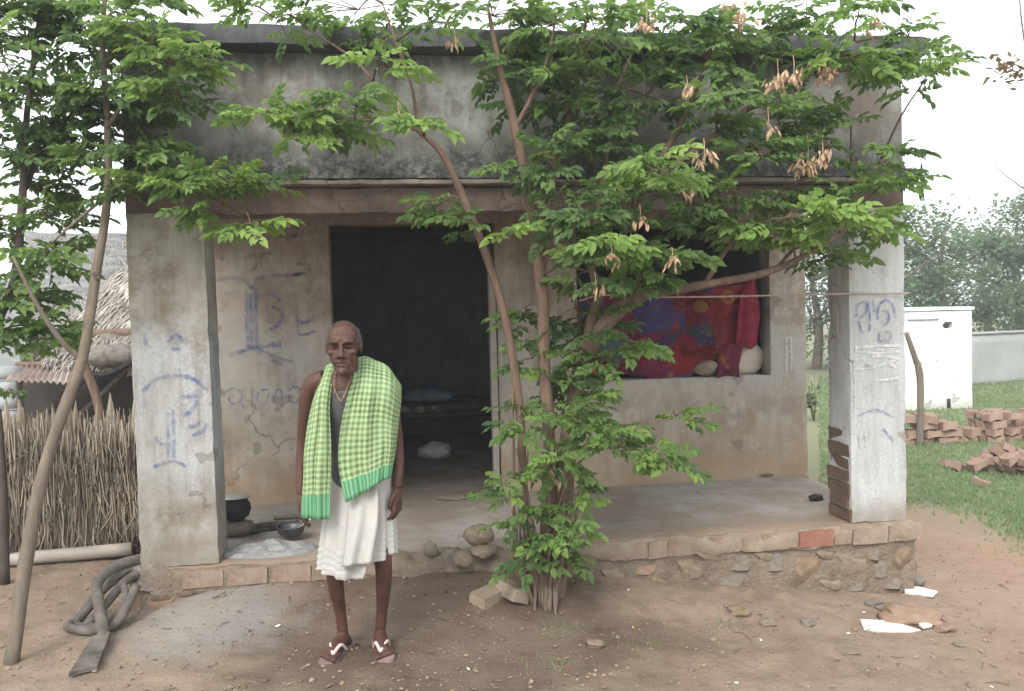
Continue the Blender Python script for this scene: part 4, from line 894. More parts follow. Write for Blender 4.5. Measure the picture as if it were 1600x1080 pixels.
for k in range(900):                          # hanging frayed strips
    x = rf.uniform(0, FL); z = rf.uniform(.35, .95); ln = rf.uniform(.2, .6); y = rf.uniform(-.12, -.05)
    tube(mb, [(x, y, z), (x+rf.uniform(-.03, .03), y-.01, z-ln*.5), (x+rf.gauss(0, .07), y, max(.03, z-ln))], [.003, .004, .002], 4)
mb.build('straw_fill', ['dry_reed'], fence, kind='stuff')
for z in (.33, .72):
    mb = MB(); tube(mb, crom([(0, .03, z), (FL*.5, .035, z+.02), (FL, .03, z-.01)], 4), .016, 7, jit=.1); mb.build('rail', 'bark_grey', fence)
mb = MB(); P = [on_z(-40, 872, .05), on_z(90, 862, .05), on_z(222, 850, .05)]
tube(mb, crom([p-np.array([0, .22, 0])*0 for p in P], 5), .045, 10, jit=.04); o = mb.build('fence_log', 'log_pale'); o.location = (0.0, -.16, 0.012); tag(o, 'pale barkless log lying along the foot of the fence', 'log')
for (pts, rr, lb, mt) in [([on_z(8, 912, 0.0), at_y(4, 760, 5.2), at_y(-4, 640, 5.25)], [.03, .028, .024], 'short dark post standing before the stick fence', 'bark_dark'),
                      ([on_z(182, 842, 0), at_y(158, 650, 6.3), at_y(126, 560, 6.3), at_y(98, 520, 6.3)], [.034, .034, .032, .028], 'slanting brown pole rising out of the stick fence', 'bark')]:
    mb = MB(); tube(mb, crom(pts, 5), interp_r(rr, 5*(len(pts)-1)+1), 9, jit=.05); o = mb.build('wooden_pole', mt); tag(o, lb, 'pole')

# ------------------------------------------------------------------ hut behind the fence
hut = empty('thatched_hut', tuple(on_z(120, 700, 0.0)*np.array([1, 1, 0]))); ho = np.array(hut.location)
tag(hut, 'old hut with grey thatch, pale side roof and rusty sheet awning behind the fence', 'hut')
def sheet(name, mat, quad, nu_, nv_, amp, ns, thick, step=None, parent=hut, corr=None):
    a, b, c, d = [np.array(q)-ho for q in quad]; vs, fs = [], []
    nrm = np.cross(b-a, d-a); nrm /= np.linalg.norm(nrm)
    for j in range(nv_+1):
        for i in range(nu_+1):
            s, t_ = i/nu_, j/nv_; p = (a*(1-s)+b*s)*(1-t_)+(d*(1-s)+c*s)*t_
            h = amp*mnoise.noise(Vector(p)*ns)
            if step: h += step*((t_*nv_/3) % 1.0)
            if corr: h += corr*math.sin(s*nu_*PI/2)
            vs.append(p+nrm*h)
    for j in range(nv_):
        for i in range(nu_): q = j*(nu_+1)+i; fs.append((q, q+1, q+nu_+2, q+nu_+1))
    mb = MB(); mb.add(vs, fs); o = mb.build(name, mat, parent, sharp=50); o.modifiers.new('thickness', 'SOLIDIFY').thickness = thick; return o
sheet('roof', 'thatch_grey', [at_y(40, 372, 12.5), at_y(330, 372, 12.5), at_y(330, 528, 10.2), at_y(60, 528, 10.2)], 40, 30, .06, 3, .1, .05)
sheet('side_roof', 'thatch_glare', [at_y(205, 418, 9.9), at_y(300, 418, 9.9), at_y(300, 522, 9.3), at_y(105, 522, 9.3)], 30, 16, .05, 4, .08, .02)
mb = MB(); tube(mb, crom([at_y(140, 524, 9.2)-ho, at_y(180, 521, 9.2)-ho, at_y(300, 519, 9.2)-ho], 4), .05, 9, jit=.05); mb.build('eave_log', 'bark', hut)
sheet('lower_roof', 'thatch_brown', [at_y(108, 530, 9.15), at_y(300, 530, 9.15), at_y(300, 578, 8.8), at_y(70, 580, 8.8)], 30, 12, .06, 6, .06)
mb = MB(); ellipsoid(mb, at_y(182, 556, 8.75)-ho, (.30, .25, .12), 22, 14); mb.v = [tuple(Vector(q)+mnoise.noise_vector(Vector(q)*9)*.035) for q in mb.v]; mb.build('thatch_bundle', 'thatch_brown', hut)
mb = MB(); tube(mb, crom([at_y(138, 583, 8.6)-ho, at_y(165, 586, 8.58)-ho, at_y(205, 567, 8.6)-ho], 5), .028, 8); mb.build('eave_edge', 'soot', hut)
def straw(q0, q1, q2, q3, n, ln, seed):           # loose straw lying down the slope of a roof
    r = random.Random(seed); a, b, c, d = [np.array(q)-ho for q in (q0, q1, q2, q3)]; mb = MB()
    for k in range(n):
        s, t_ = r.random(), r.random(); p = (a*(1-s)+b*s)*(1-t_)+(d*(1-s)+c*s)*t_; dn = (d-a); dn = dn/np.linalg.norm(dn); L = r.uniform(.5, 1)*ln
        e = p+dn*L+np.array([r.gauss(0, .05), 0, r.uniform(-.01, .03)]); o_ = np.array([0, -.05, .05])
        tube(mb, [p+o_, (p+e)/2+o_+np.array([0, -.02, .02]), e+o_], [.006, .007, .003], 3)
    mb.build('loose_straw', 'thatch_straw', hut, kind='stuff')
straw(at_y(205, 418, 9.9), at_y(300, 418, 9.9), at_y(300, 522, 9.3), at_y(105, 522, 9.3), 420, .35, 1)
straw(at_y(108, 530, 9.15), at_y(300, 530, 9.15), at_y(300, 578, 8.8), at_y(70, 580, 8.8), 500, .22, 2)
straw(at_y(40, 372, 12.5), at_y(330, 372, 12.5), at_y(330, 528, 10.2), at_y(60, 528, 10.2), 900, .4, 3)
sheet('awning_sheet', 'rust_sheet', [at_y(30, 570, 9.0), at_y(122, 570, 9.0), at_y(116, 600, 8.3), at_y(8, 594, 8.3)], 44, 5, .01, 4, .004, corr=.018)
mb = MB(); tube(mb, [at_y(26, 570, 8.95)-ho, at_y(124, 569, 8.95)-ho], .03, 8); mb.build('awning_rail', 'bark', hut)
mb = MB(); x0, x1 = at_y(30, 600, 9.3)[0]-ho[0], at_y(330, 600, 9.3)[0]-ho[0]
grid_solid(mb, lin(x0, x1, .3), [9.35-ho[1], 9.5-ho[1]], lin(0, 1.35, .2), amp=.02, chip=.0); mb.build('wall', 'mud_and_shade', hut)
q0 = at_y(6, 600, 8.6)
for k in range(8):
    mb = MB(); grid_solid(mb, [q0[0]-.16-ho[0], q0[0]-ho[0], q0[0]+.12-ho[0]], [8.6-ho[1], 8.75-ho[1]], [k*.15, k*.15+.142], amp=.006, chip=.006); mb.build('block', 'block_grey', hut)
for px, nm in ((148, 'post'), (198, 'post')):
    mb = MB(); tube(mb, [on_z(px, 690, 0)*np.array([1, 0, 0])+np.array([0, 8.75, 0])-ho, at_y(px, 580, 8.75)-ho], .028, 8, jit=.05); mb.build(nm, 'bark_dark', hut)
q = at_y(-60, 560, 12)
mb = MB(); grid_solid(mb, lin(q[0]-1.5, q[0]+.9, .3), [12.6, 12.8], lin(-.1, 2.3, .2), amp=.01, chip=.01); o = mb.build('block_wall', 'block_grey'); tag(o, 'grey block wall standing left of the thatched hut', 'wall')

# ------------------------------------------------------------------ right side: grass, white building, walls, bricks
wz = -0.30
wl, wr = on_z(1405, 644, wz), on_z(1520, 634, wz)
wr = at_y(1520, 636, wl[1]+.12); wr[2] = wl[2]; wd_ = wr-wl; WL = np.linalg.norm(wd_); wd_ /= WL
wbld = empty('white_outbuilding', tuple(wl), math.atan2(wd_[1], wd_[0])); tag(wbld, 'small flat roofed whitewashed outbuilding beyond the brick heaps', 'outbuilding')
hz = (at_y(1470, 480, (wl[1]+wr[1])/2)[2])-wz
mb = MB(); us = lin(0.0, WL, .12)
grid_solid(mb, us, [0, .2, 2.0], lin(-.1, hz-.06, .1), lambda i, j, k: not (j == 0 and abs(us[i]+.06-WL*.66) < .06 and k == 15), amp=.008, ns=3, chip=.006); mb.build('wall', 'white_paint', wbld, sharp=40)
mb = MB(); grid_solid(mb, lin(-.03, WL+.03, .3), [-.03, 1, 2.03], [hz-.06, hz+.0], amp=.006, chip=.004); mb.build('roof', 'white_paint', wbld, sharp=40)
mb = MB(); grid_solid(mb, [0.15, .4, .72], [-.03, -.004], [hz-.22, hz-.19], amp=.006, chip=.003); mb.build('lintel', 'compound_wall', wbld)
mb = MB(); tube(mb, [(WL*.66+.01, -.01, .04), (WL*.66+.01, -.012, .2)], .03, 8); mb.build('drain_pipe', 'mud_and_shade', wbld)
# dark disc painting in the shade of a vent hole
mb = MB(); ellipsoid(mb, (WL*.64, .0, hz-.32), (.06, .012, .05), 10, 6); mb.build('vent_shade', 'mud_and_shade', wbld)
cl_, cr_ = on_z(1500, 604, wz), on_z(1700, 588, wz); cd_ = cr_-cl_; CLn = np.linalg.norm(cd_); cd_ /= CLn
cw = empty('compound_wall', tuple(cl_), math.atan2(cd_[1], cd_[0])); tag(cw, 'long low grey compound wall with coping past the outbuilding', 'wall')
ch = at_y(1560, 518, on_z(1560, 600, wz)[1])[2]-wz
mb = MB(); grid_solid(mb, lin(-2, CLn+6, .3), [0, .2], lin(-.1, ch-.06, .2), amp=.012, chip=.0); mb.build('wall', 'compound_wall', cw)
mb = MB(); grid_solid(mb, lin(-2, CLn+6, .3), [-.04, .24], [ch-.06, ch], amp=.01, chip=.005); mb.build('coping', 'compound_wall', cw)
bh = [brick_mesh('heap_brick_%d' % k, 'brick_heap', 20+k, .13, .075, .05, .02) for k in range(3)]
def brick_wall(name, label, pa, pb, rows, seed, thick=2):
    r = random.Random(seed); a, b = on_z(*pa, wz), on_z(*pb, wz); d = b-a; L = np.linalg.norm(d); d /= L
    root = empty(name, (a[0], a[1], wz+.0), math.atan2(d[1], d[0])); tag(root, label, 'brick heap')
    for j in range(rows):
        x = r.uniform(0, .1)
        while x < L:
            if not (j >= rows-2 and r.random() < .4):
                for t_ in range(thick):
                    put('brick', bh[r.randrange(3)], (x+.13, t_*.17+r.uniform(-.03, .03), .05+j*.102), (r.uniform(.7, 1.15), 1, r.uniform(.9, 1.25)), (r.uniform(-.1, .1), r.uniform(-.09, .09), r.gauss(0, .3)), root)
            x += .28
brick_wall('brick_stack', 'low row of loosely stacked red bricks in front of the outbuilding', (1400, 698), (1528, 692), 4, 3)
brick_wall('brick_stack', 'taller red brick stack behind the small green plant', (1538, 694), (1700, 684), 4, 4, 3)
rh = random.Random(8); hp = on_z(1560, 742, wz)
heap = empty('brick_heap', (hp[0], hp[1], wz)); tag(heap, 'tumbled heap of broken red bricks lying on the grass', 'brick heap')
for k in range(46):
    r_ = abs(rh.gauss(0, .3)); a = rh.uniform(0, 2*PI); put('brick', bh[k % 3], (.1+r_*1.3*math.cos(a), r_*math.sin(a), .04+max(0, .26-r_*.5)*rh.random()), (rh.uniform(.45, .9), .8, .9), (rh.uniform(-.5, .5), rh.uniform(-.5, .5), rh.uniform(0, 3)), heap)
pk = [on_z(1437, 699, wz), None, None]
py_ = pk[0][1]
mb = MB(); tube(mb, crom([pk[0], at_y(1438, 650, py_), at_y(1437, 585, py_), at_y(1428, 555, py_-.02), at_y(1416, 520, py_-.05)], 5), interp_r([.045, .04, .045, .035, .028], 21), 9, jit=.05)
o = mb.build('crooked_post', 'bark_grey'); tag(o, 'crooked bent wooden post standing beside the brick row', 'post')
# small plants
def weed(px, py, z, h, n, spread, label, cat='plant', mats=('leaf_bright', 'leaf_mid'), seed=0, name='small_plant', group=None):
    p = on_z(px, py, z); r = random.Random(seed); root = empty(name, tuple(p)); tag(root, label, cat, group); mb = MB(); st = MB()
    for k in range(n):
        a = r.uniform(0, 2*PI); b = r.uniform(.1, 1)*spread; top = np.array([math.cos(a)*b, math.sin(a)*b, h*r.uniform(.5, 1)])
        tube(st, [(0, 0, -.02), top*.5+np.array([0, 0, .02]), top], .003, 4)
        for q in range(6):
            t_ = r.uniform(.3, 1); c = top*t_; d = np.array([r.gauss(0, 1), r.gauss(0, 1), r.uniform(-.1, .7)]); d /= np.linalg.norm(d); s = np.cross(d, [0, 0, 1.0]); ln = h*r.uniform(.14, .24)
            mb.add([c, c+d*ln*.5+s*ln*.25, c+d*ln, c+d*ln*.5-s*ln*.25], [(0, 1, 2, 3)], 0 if r.random() < .6 else 1)
    st.build('stalk', 'twig', root); mb.build('foliage', list(mats), root, smooth=False, kind='stuff')
weed(1532, 690, wz, .48, 9, .12, 'small bright green plant sprouting beside the brick stack', seed=1)
weed(910, 930, -0.04, .10, 34, .10, 'low grassy green tuft at the foot of the plinth by the tree', 'grass tuft', ('leaf_mid', 'leaf_dark'), seed=2, name='grass_tuft')
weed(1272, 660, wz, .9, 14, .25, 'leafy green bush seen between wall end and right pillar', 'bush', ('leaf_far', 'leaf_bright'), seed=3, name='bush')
# grass blades
rg = random.Random(4); mb = MB()
def gmask(x, y): return x+.30*y+1.6*(.5+.5*mnoise.noise(Vector((x, y, 0))*.9))
for k in range(52000):
    y = 6.2+(rg.random()**1.7)*16; x = y*rg.uniform(.36, .72)
    u, v = w2h(x, y)
    if u < W+.5 and v > -0.2 or gmask(x, y) < 6.9+rg.gauss(0, .25): continue
    z = gz(x, y); a = rg.uniform(0, PI); h = rg.uniform(.02, .06); w2 = .004+.0009*y; dx, dy = math.cos(a)*w2, math.sin(a)*w2
    mb.v.extend([(x-dx, y-dy, z-.005), (x+dx, y+dy, z-.005), (x+rg.gauss(0, .02), y+rg.gauss(0, .02), z+h)]); n0 = len(mb.v); mb.f.append((n0-3, n0-2, n0-1)); mb.mi.append(0)
o = mb.build('grass', 'grass', smooth=False, kind='stuff'); tag(o, 'short green grass covering the yard right of the house', 'grass')
# distant trees
def far_tree(px, y, ztop, rad, seed, label, n=5200, bare=0, zlow=0.3):
    r = random.Random(seed); b = at_y(px, 560, y); bx = b[0]; root = empty('far_tree', (bx, y, wz)); tag(root, label, 'tree')
    H = ztop-wz; mb = MB()
    tube(mb, crom([(0, 0, -.1), (.1, 0, H*.3), (-.05, .1, H*.6), (.05, 0, H*.92)], 4), interp_r([.16, .12, .08, .02], 13), 8); 
    for k in range(9):
        a = r.uniform(0, 2*PI); z0 = H*r.uniform(.25, .7); e = rad*r.uniform(.5, .95)
        tube(mb, crom([(0, 0, z0), (math.cos(a)*e*.5, math.sin(a)*e*.5, z0+.1*H), (math.cos(a)*e, math.sin(a)*e, z0+H*.2)], 3), interp_r([.05, .035, .01], 7), 6)
    mb.build('trunk', 'bark_grey', root)
    cl = []
    for k in range(44):
        a = r.uniform(0, 2*PI); zz = r.uniform(zlow, .97); e = rad*math.sqrt(r.random())*math.sin(PI*(.15+.8*(zz-zlow)/(1-zlow)))**.6
        cl.append((math.cos(a)*e, math.sin(a)*e, H*zz, rad*r.uniform(.16, .32)))
    mb = MB()
    for k in range(n):
        c = cl[r.randrange(len(cl))]; g = np.array([r.gauss(0, .55), r.gauss(0, .55), r.gauss(0, .42)])*c[3]+np.array(c[:3])
        d = np.array([r.gauss(0, 1), r.gauss(0, 1), r.gauss(0, .5)]); d /= np.linalg.norm(d); s = np.cross(d, [r.gauss(0, .4), r.gauss(0, .4), 1.0]); s /= np.linalg.norm(s); ln = r.uniform(.09, .19)
        mb.add([g, g+d*ln*.5+s*ln*.3, g+d*ln, g+d*ln*.5-s*ln*.3], [(0, 1, 2, 3)])
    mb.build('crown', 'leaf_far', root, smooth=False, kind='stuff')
far_tree(1475, 24, 3.9, 2.2, 1, 'round pale green tree directly behind the whitewashed outbuilding', 9000)
far_tree(1590, 26, 4.7, 2.2, 2, 'tall loose crowned tree behind the grey compound wall', 7000)
far_tree(1385, 22, 4.3, 1.8, 3, 'leafy tree showing beside the right pillar', 6000)
far_tree(1275, 25, 4.0, 2.0, 4, 'tree glimpsed through the gap between wall end and right pillar', 6000, zlow=.1)
far_tree(1700, 24, 4.5, 2.4, 5, 'broad tree rising over the far end of the compound wall', 7000, zlow=.15)
far_tree(1540, 31, 4.0, 3.0, 6, 'hazy green tree far behind the compound wall', 8000, zlow=.1)
far_tree(1950, 30, 5.2, 3.0, 7, 'wide tree standing beyond the right end of the compound wall', 6000, zlow=.1)
far_tree(2250, 34, 5.0, 3.2, 8, 'outermost tree of the row past the compound wall', 6000, zlow=.1)
far_tree(-250, 26, 5.5, 3.0, 9, 'tree beyond the grey block wall on the hut side', 5000, zlow=.1)
# bare twigs of a sapling at the right edge
sp0 = on_z(1680, 800, wz); sap = empty('bare_sapling', tuple(sp0)); tag(sap, 'thin nearly leafless sapling with a few withered leaves at the yard edge', 'sapling')
y0 = sp0[1]
SP = []
for nm, pts, rads in [('trunk', [(1680, 805, y0), (1675, 600, y0), (1665, 380, y0), (1630, 200, y0), (1600, 60, y0), (1590, -40, y0)], [.03, .026, .02, .014, .008, .004]), ('branch', [(1650, 320, y0), (1600, 295, y0), (1552, 258, y0)], [.008, .006, .003]), ('branch', [(1610, 110, y0), (1580, 100, y0), (1553, 108, y0)], [.007, .005, .003])]:
    SP.extend(stem(sap, nm, 'bark_grey', [at_y(*q) for q in pts], rads, seg=7))
mb = MB(); r = random.Random(3)
for k in range(60):
    c = at_y(1575+r.gauss(0, 14), 108+r.gauss(0, 12), y0)-sp0; d = np.array([r.gauss(0, 1), r.gauss(0, 1), r.gauss(0, .7)]); d /= np.linalg.norm(d); s = np.cross(d, [0, .3, 1.0]); s /= np.linalg.norm(s); ln = r.uniform(.05, .11)
    mb.add([c, c+d*ln*.5+s*ln*.25, c+d*ln, c+d*ln*.5-s*ln*.25], [(0, 1, 2, 3)])
mb.build('withered_leaves', 'litter_leaf', sap, smooth=False, kind='stuff')

# ------------------------------------------------------------------ loose things on the ground
def ground_pt(px, py, it=4):
    p = on_z(px, py, 0)
    for _ in range(it): p = on_z(px, py, gz(p[0], p[1]))
    return p
# hose coil round the left corner
coil = empty('pipe_coil', tuple(on_z(165, 960, 0))); co3 = np.array(coil.location); tag(coil, 'coil of thick grey pipe leaning against the left plinth corner', 'pipe')
def cp(px, py, y): return at_y(px, py, y)-co3
yc = on_z(165, 1000, 0)[1]
for pts, r in [([(225, 872, 4.72), (180, 885, 4.62), (152, 912, 4.5), (156, 950, 4.35), (162, 1000, 4.22), (160, 1018, 4.17)], .029),
               ([(228, 880, 4.74), (190, 895, 4.66), (150, 930, 4.6), (115, 970, 4.5), (108, 1005, 4.42), (130, 1018, 4.36), (165, 985, 4.38), (195, 950, 4.44)], .024),
               ([(226, 890, 4.72), (196, 908, 4.62), (165, 945, 4.5), (134, 985, 4.42), (126, 1010, 4.36), (150, 1012, 4.33), (185, 970, 4.36), (214, 915, 4.5)], .024),
               ([(222, 884, 4.76), (170, 915, 4.62), (140, 950, 4.52), (122, 990, 4.46), (140, 1000, 4.42), (178, 975, 4.42), (196, 935, 4.5), (192, 912, 4.56)], .02)]:
    P = []
    for px, py, y in pts:
        p = at_y(px, py, y); zmin = gz(p[0], p[1])+r*.9
        if p[2] < zmin: p[2] = zmin
        P.append(p-co3)
    P = crom(P, 7); mb = MB(); tube(mb, P, r, 12, jit=.03); mb.build('pipe_turn', 'pipe', coil)
mb = MB(); a = at_y(160, 1016, 4.19)-co3; b = ground_pt(130, 1056)+np.array([0, 0, .03])-co3; a[2] = max(a[2], gz(*(a+co3)[:2])+.05-co3[2])
sdv = np.array([.035, .03, 0])
mb.add([a-sdv*.9, a+sdv*.9, b+sdv*1.3, b-sdv*1.3, a-sdv*.9+[0, 0, -.02], a+sdv*.9+[0, 0, -.02], b+sdv*1.3+[0, 0, -.018], b-sdv*1.3+[0, 0, -.018]], [(0, 1, 2, 3), (7, 6, 5, 4), (0, 3, 7, 4), (1, 5, 6, 2), (0, 4, 5, 1), (3, 2, 6, 7)])
mb.build('flattened_end', 'pipe', coil, smooth=False)
# two bricks before the tree, rubble at right
for k, (px, py, rz, rx, lb, mt) in enumerate([(762, 945, 0.9, .1, 'greyish brown brick lying flat before the tree base', 'brick_pale'), (797, 938, -0.9, -.32, 'long pale brick tilted against the tree base', 'brick_pale')]):
    p = ground_pt(px, py); o = put('loose_brick', brick_mesh('loose_brick', mt, 50+k, .09 if k == 0 else .115, .06, .042), (p[0], p[1], p[2]+.04+.02*k), (1, 1, 1), (rx, .12*k, rz)); tag(o, lb, 'brick')
RUB = [(1422, 972, .17, .09, .055, 'stone_pink', 'large reddish flat boulder lying off the right plinth corner'), (1392, 952, .10, .05, .018, 'stone_grey', 'thin grey slab leaning on the reddish boulder'), (1365, 945, .06, .04, .018, 'stone_grey', 'short grey stone flake behind the reddish boulder'),
       (1200, 976, .05, .035, .02, 'stone', 'small tan stone on the bare soil near the plinth'), (1262, 976, .04, .03, .02, 'stone_grey', 'small blue grey stone on the bare soil'), (1325, 1018, .06, .04, .008, 'stone', 'flat pale flake on the path'), (1500, 1008, .04, .03, .01, 'stone', 'pale flat pebble stone on the red path'),
       (930, 1010, .045, .035, .02, 'stone', 'rounded pale stone lying before the tree'), (1155, 958, .06, .04, .03, 'stone_ochre', 'ochre stone fallen from the plinth'), (1430, 915, .06, .05, .045, 'stone_grey', 'grey green stone resting at the plinth corner'), (1475, 985, .06, .05, .02, 'stone_pink', 'crumbled pinkish stone beside the reddish boulder')]
for k, (px, py, a, b, c, mt, lb) in enumerate(RUB):
    p = ground_pt(px, py); o = put('rubble_stone', rock_mesh('rubble_stone', mt, 70+k, .45, .4, ICO3), (p[0], p[1], p[2]+c*.6), (a, b, c), (rh.uniform(-.1, .1), rh.uniform(-.15, .15), rh.uniform(-.3, .3))); tag(o, lb, 'stone')
def shard(px, py, poly, label, tilt):
    p = ground_pt(px, py); mb = MB(); n = len(poly); vs = [(x, y, .008) for x, y in poly]+[(x, y, -.006) for x, y in poly]
    mb.add(vs, [tuple(range(n)), tuple(reversed(range(n, 2*n)))]+[(i, n+i, n+(i+1) % n, (i+1) % n) for i in range(n)])
    o = mb.build('tile_shard', 'white_tile', smooth=False); o.location = (p[0], p[1], p[2]+.016); o.rotation_euler = tilt; tag(o, label, 'tile')
shard(1385, 984, [(-.14, -.04), (.12, -.06), (.17, -.05), (.05, .05), (-.12, .07)], 'long white broken tile lying in front of the reddish boulder', (.22, 0, .0))
shard(1437, 929, [(-.11, -.02), (.06, -.05), (.12, 0), (.02, .05), (-.08, .04)], 'white broken tile piece behind the reddish boulder', (.25, .08, .1))
shard(1444, 982, [(-.03, -.02), (.04, -.02), (.03, .02), (-.02, .02)], 'tiny white tile chip beside the reddish boulder', (.1, 0, .4))
shard(708, 930, [(-.05, -.01), (.03, -.025), (.045, .01), (-.02, .025)], 'crumpled white scrap on darker soil near the two bricks', (.35, .1, .3))
# pebbles, crumbs and leaf litter
rq = random.Random(12); mb = MB(); mb2 = MB(); mb3 = MB(); mb4 = MB()
v1, f1 = ICO1
for k in range(2600):
    y = 3.45+rq.random()**1.2*3.2; x = rq.uniform(-.66, .72)*y
    u, v = w2h(x, y)
    if v > -.02 and 0 < u < W+.05: continue
    s = rq.choice([.003, .003, .004, .004, .005, .006, .009]) * (1.8 if (rq.random() < .04) else 1); z = gz(x, y)
    a = rq.uniform(.6, 1.4); b = rq.uniform(.6, 1.4); mb.add([(x+q[0]*s*a, y+q[1]*s*b, z+q[2]*s*.6+s*.2) for q in v1], f1)
for k in range(500):
    y = 3.45+rq.random()**1.2*2.6; x = rq.uniform(-.66, .72)*y; u, v = w2h(x, y)
    if v > -.02 and 0 < u < W+.05: continue
    s = rq.uniform(.006, .016)*(1.7 if rq.random() < .06 else 1); z = gz(x, y); a = rq.uniform(.6, 1.5); b = rq.uniform(.6, 1.4)
    mb4.add([(x+q[0]*s*a, y+q[1]*s*b, z+q[2]*s*.5+s*.1+.2*s*rq.random()) for q in v1], f1)
o = mb4.build('soil_clods', 'soil', kind='stuff'); tag(o, 'small crumbled clods of the same brown earth strewn over the ground', 'clods')
o = mb.build('pebbles', 'pebble', smooth=False, kind='stuff'); tag(o, 'scattered small pebbles over the bare soil', 'pebbles')
for k in range(900):
    y = 3.45+rq.random()**1.2*3.0; x = rq.uniform(-.66, .7)*y; u, v = w2h(x, y)
    if v > -.02 and 0 < u < W+.05: continue
    z = gz(x, y)+.006; a = rq.uniform(0, 2*PI); ln = rq.uniform(.012, .035); d = np.array([math.cos(a), math.sin(a), rq.uniform(-.1, .3)]); s = np.array([-math.sin(a), math.cos(a), rq.uniform(-.4, .4)])*ln*.3; p = np.array([x, y, z])
    mb2.add([p, p+d*ln*.5+s, p+d*ln, p+d*ln*.5-s], [(0, 1, 2, 3)], 0 if rq.random() < .94 else 1)
o = mb2.build('leaf_litter', ['litter_leaf', 'paper_bit'], smooth=False, kind='stuff'); tag(o, 'fallen dry leaflets and scraps strewn on the ground', 'litter')
for k in range(60):
    y = 3.5+rq.random()*2.0; x = rq.uniform(-.6, .66)*y; u, v = w2h(x, y)
    if v > -.05 and 0 < u < W+.05: continue
    z = gz(x, y)+.006; a = rq.uniform(0, PI); ln = rq.uniform(.03, .13); d = np.array([math.cos(a), math.sin(a), 0])*ln/2; p = np.array([x, y, z]); q = p+np.array([rq.uniform(-.02, .02), rq.uniform(-.02, .02), .006])
    tube(mb3, [p-d, q, p+d], [.0016, .0022, .0014], 4)
o = mb3.build('fallen_twigs', 'twig', kind='stuff'); tag(o, 'thin dry fallen twigs strewn on the ground', 'twigs')
for px, py, n, sd in [(870, 985, 26, 5), (1130, 975, 20, 6), (870, 1040, 16, 7), (1000, 1010, 14, 8)]:
    p = ground_pt(px, py); r = random.Random(sd); mb = MB()
    for k in range(n*3):
        c = p+np.array([r.gauss(0, .07), r.gauss(0, .05), 0]); c[2] = gz(c[0], c[1])-.004; h = r.uniform(.015, .05); a = r.uniform(0, PI); d = np.array([math.cos(a), math.sin(a), 0])*.003
        mb.add([c-d, c+d, c+np.array([r.gauss(0, .015), r.gauss(0, .015), h])], [(0, 1, 2)])
    o = mb.build('weed_patch', 'grass', smooth=False, kind='stuff'); tag(o, 'sparse low green weeds growing from the bare soil', 'weeds', 'weed patches on the soil')

# ------------------------------------------------------------------ the man
PY = 3.97
po = np.array([at_y(560, 900, PY)[0], PY, 0.0]); po[2] = gz(po[0], po[1])-0.002
def Q(px, py, dy=0.0): return at_y(px, py, PY+dy)-po
def G(px, py, z): return on_z(px, py, po[2]+z)-po
body = MB()
def limb(pts, rads, seg=14, n=5):
    P = crom(pts, n); tube(body, P, list(np.interp(np.linspace(0, 1, len(P)), np.linspace(0, 1, len(rads)), rads)), seg)
def rings(mb, R, seg=28, n=4, cap=True):
    C = crom([np.array([*r]) for r in R], n); vs, fs = [], []
    for c in C:
        for k in range(seg):
            th = 2*PI*k/seg; vs.append((c[0]+c[3]*math.cos(th), c[1]+c[4]*math.sin(th), c[2]))
    for j in range(len(C)-1):
        for k in range(seg): fs.append((j*seg+k, j*seg+(k+1) % seg, (j+1)*seg+(k+1) % seg, (j+1)*seg+k))
    if cap: fs.append(tuple(reversed(range(seg)))); fs.append(tuple((len(C)-1)*seg+k for k in range(seg)))
    mb.add(vs, fs)
def tr(px, py, dy, rx, ry): q = Q(px, py, dy); return (q[0], q[1], q[2], rx, ry)
torso = [tr(562, 812, .02, .115, .085), tr(562, 780, .02, .135, .10), tr(562, 745, .01, .125, .095), tr(560, 710, .0, .118, .085), tr(554, 670, -.01, .128, .09), tr(548, 635, -.03, .142, .095), tr(545, 608, -.045, .15, .088), tr(544, 590, -.055, .12, .07), tr(543, 578, -.065, .06, .055)]
rings(body, torso)
limb([Q(543, 592, -.05), Q(541, 572, -.085), Q(539, 556, -.115)], [.058, .05, .05])
# shoulders and arms
for sx in (0, 1):
    if sx == 0: A_ = [Q(508, 592, -.04), Q(486, 603, -.03), Q(478, 645, .0), Q(474, 692, .03), Q(471, 735, .015), Q(470, 772, -.01)]
    else: A_ = [Q(582, 590, -.04), Q(603, 602, -.03), Q(613, 645, .0), Q(620, 690, .03), Q(622, 730, .01), Q(620, 762, -.02)]
    limb(A_, [.045, .042, .036, .031, .028, .022])
    wr = A_[-1]; dn = np.array([0.005 if sx else -.005, -.02, -1.0]); dn /= np.linalg.norm(dn); sg = 1 if sx else -1
    # palm: back of the hand faces outward/forward, thumb forward on the inner side
    side = np.array([-.35*sg, -.93, 0.0]); side -= dn*(side@dn); side /= np.linalg.norm(side)   # knuckle line direction (index towards camera)
    nrm = np.cross(dn, side)
    pc = wr+dn*.045
    Rm = np.column_stack([side, nrm, dn]); ellipsoid(body, pc, (.036, .016, .052), 14, 10, Rm)
    inn = -nrm if (nrm[0]*sg > 0) else nrm        # towards the thigh
    for k in range(4):
        off = (.027-.018*k); L = (.068, .076, .071, .056)[k]; b0 = pc+dn*.036+side*off
        p1 = b0+dn*L*.42+side*.003*(1.5-k)+inn*.004; p2 = p1+dn*L*.33+inn*.014; p3 = p2+dn*L*.22+inn*.02
        limb([b0-dn*.02, b0, p1, p2, p3], [.0098, .0098, .0092, .0085, .007], 10, 3)
    t0 = wr+dn*.022+side*.022; limb([t0, t0+side*.022+dn*.026+inn*.006, t0+side*.026+dn*.052+inn*.014, t0+side*.02+dn*.074+inn*.018], [.013, .0115, .0105, .0085], 10, 3)
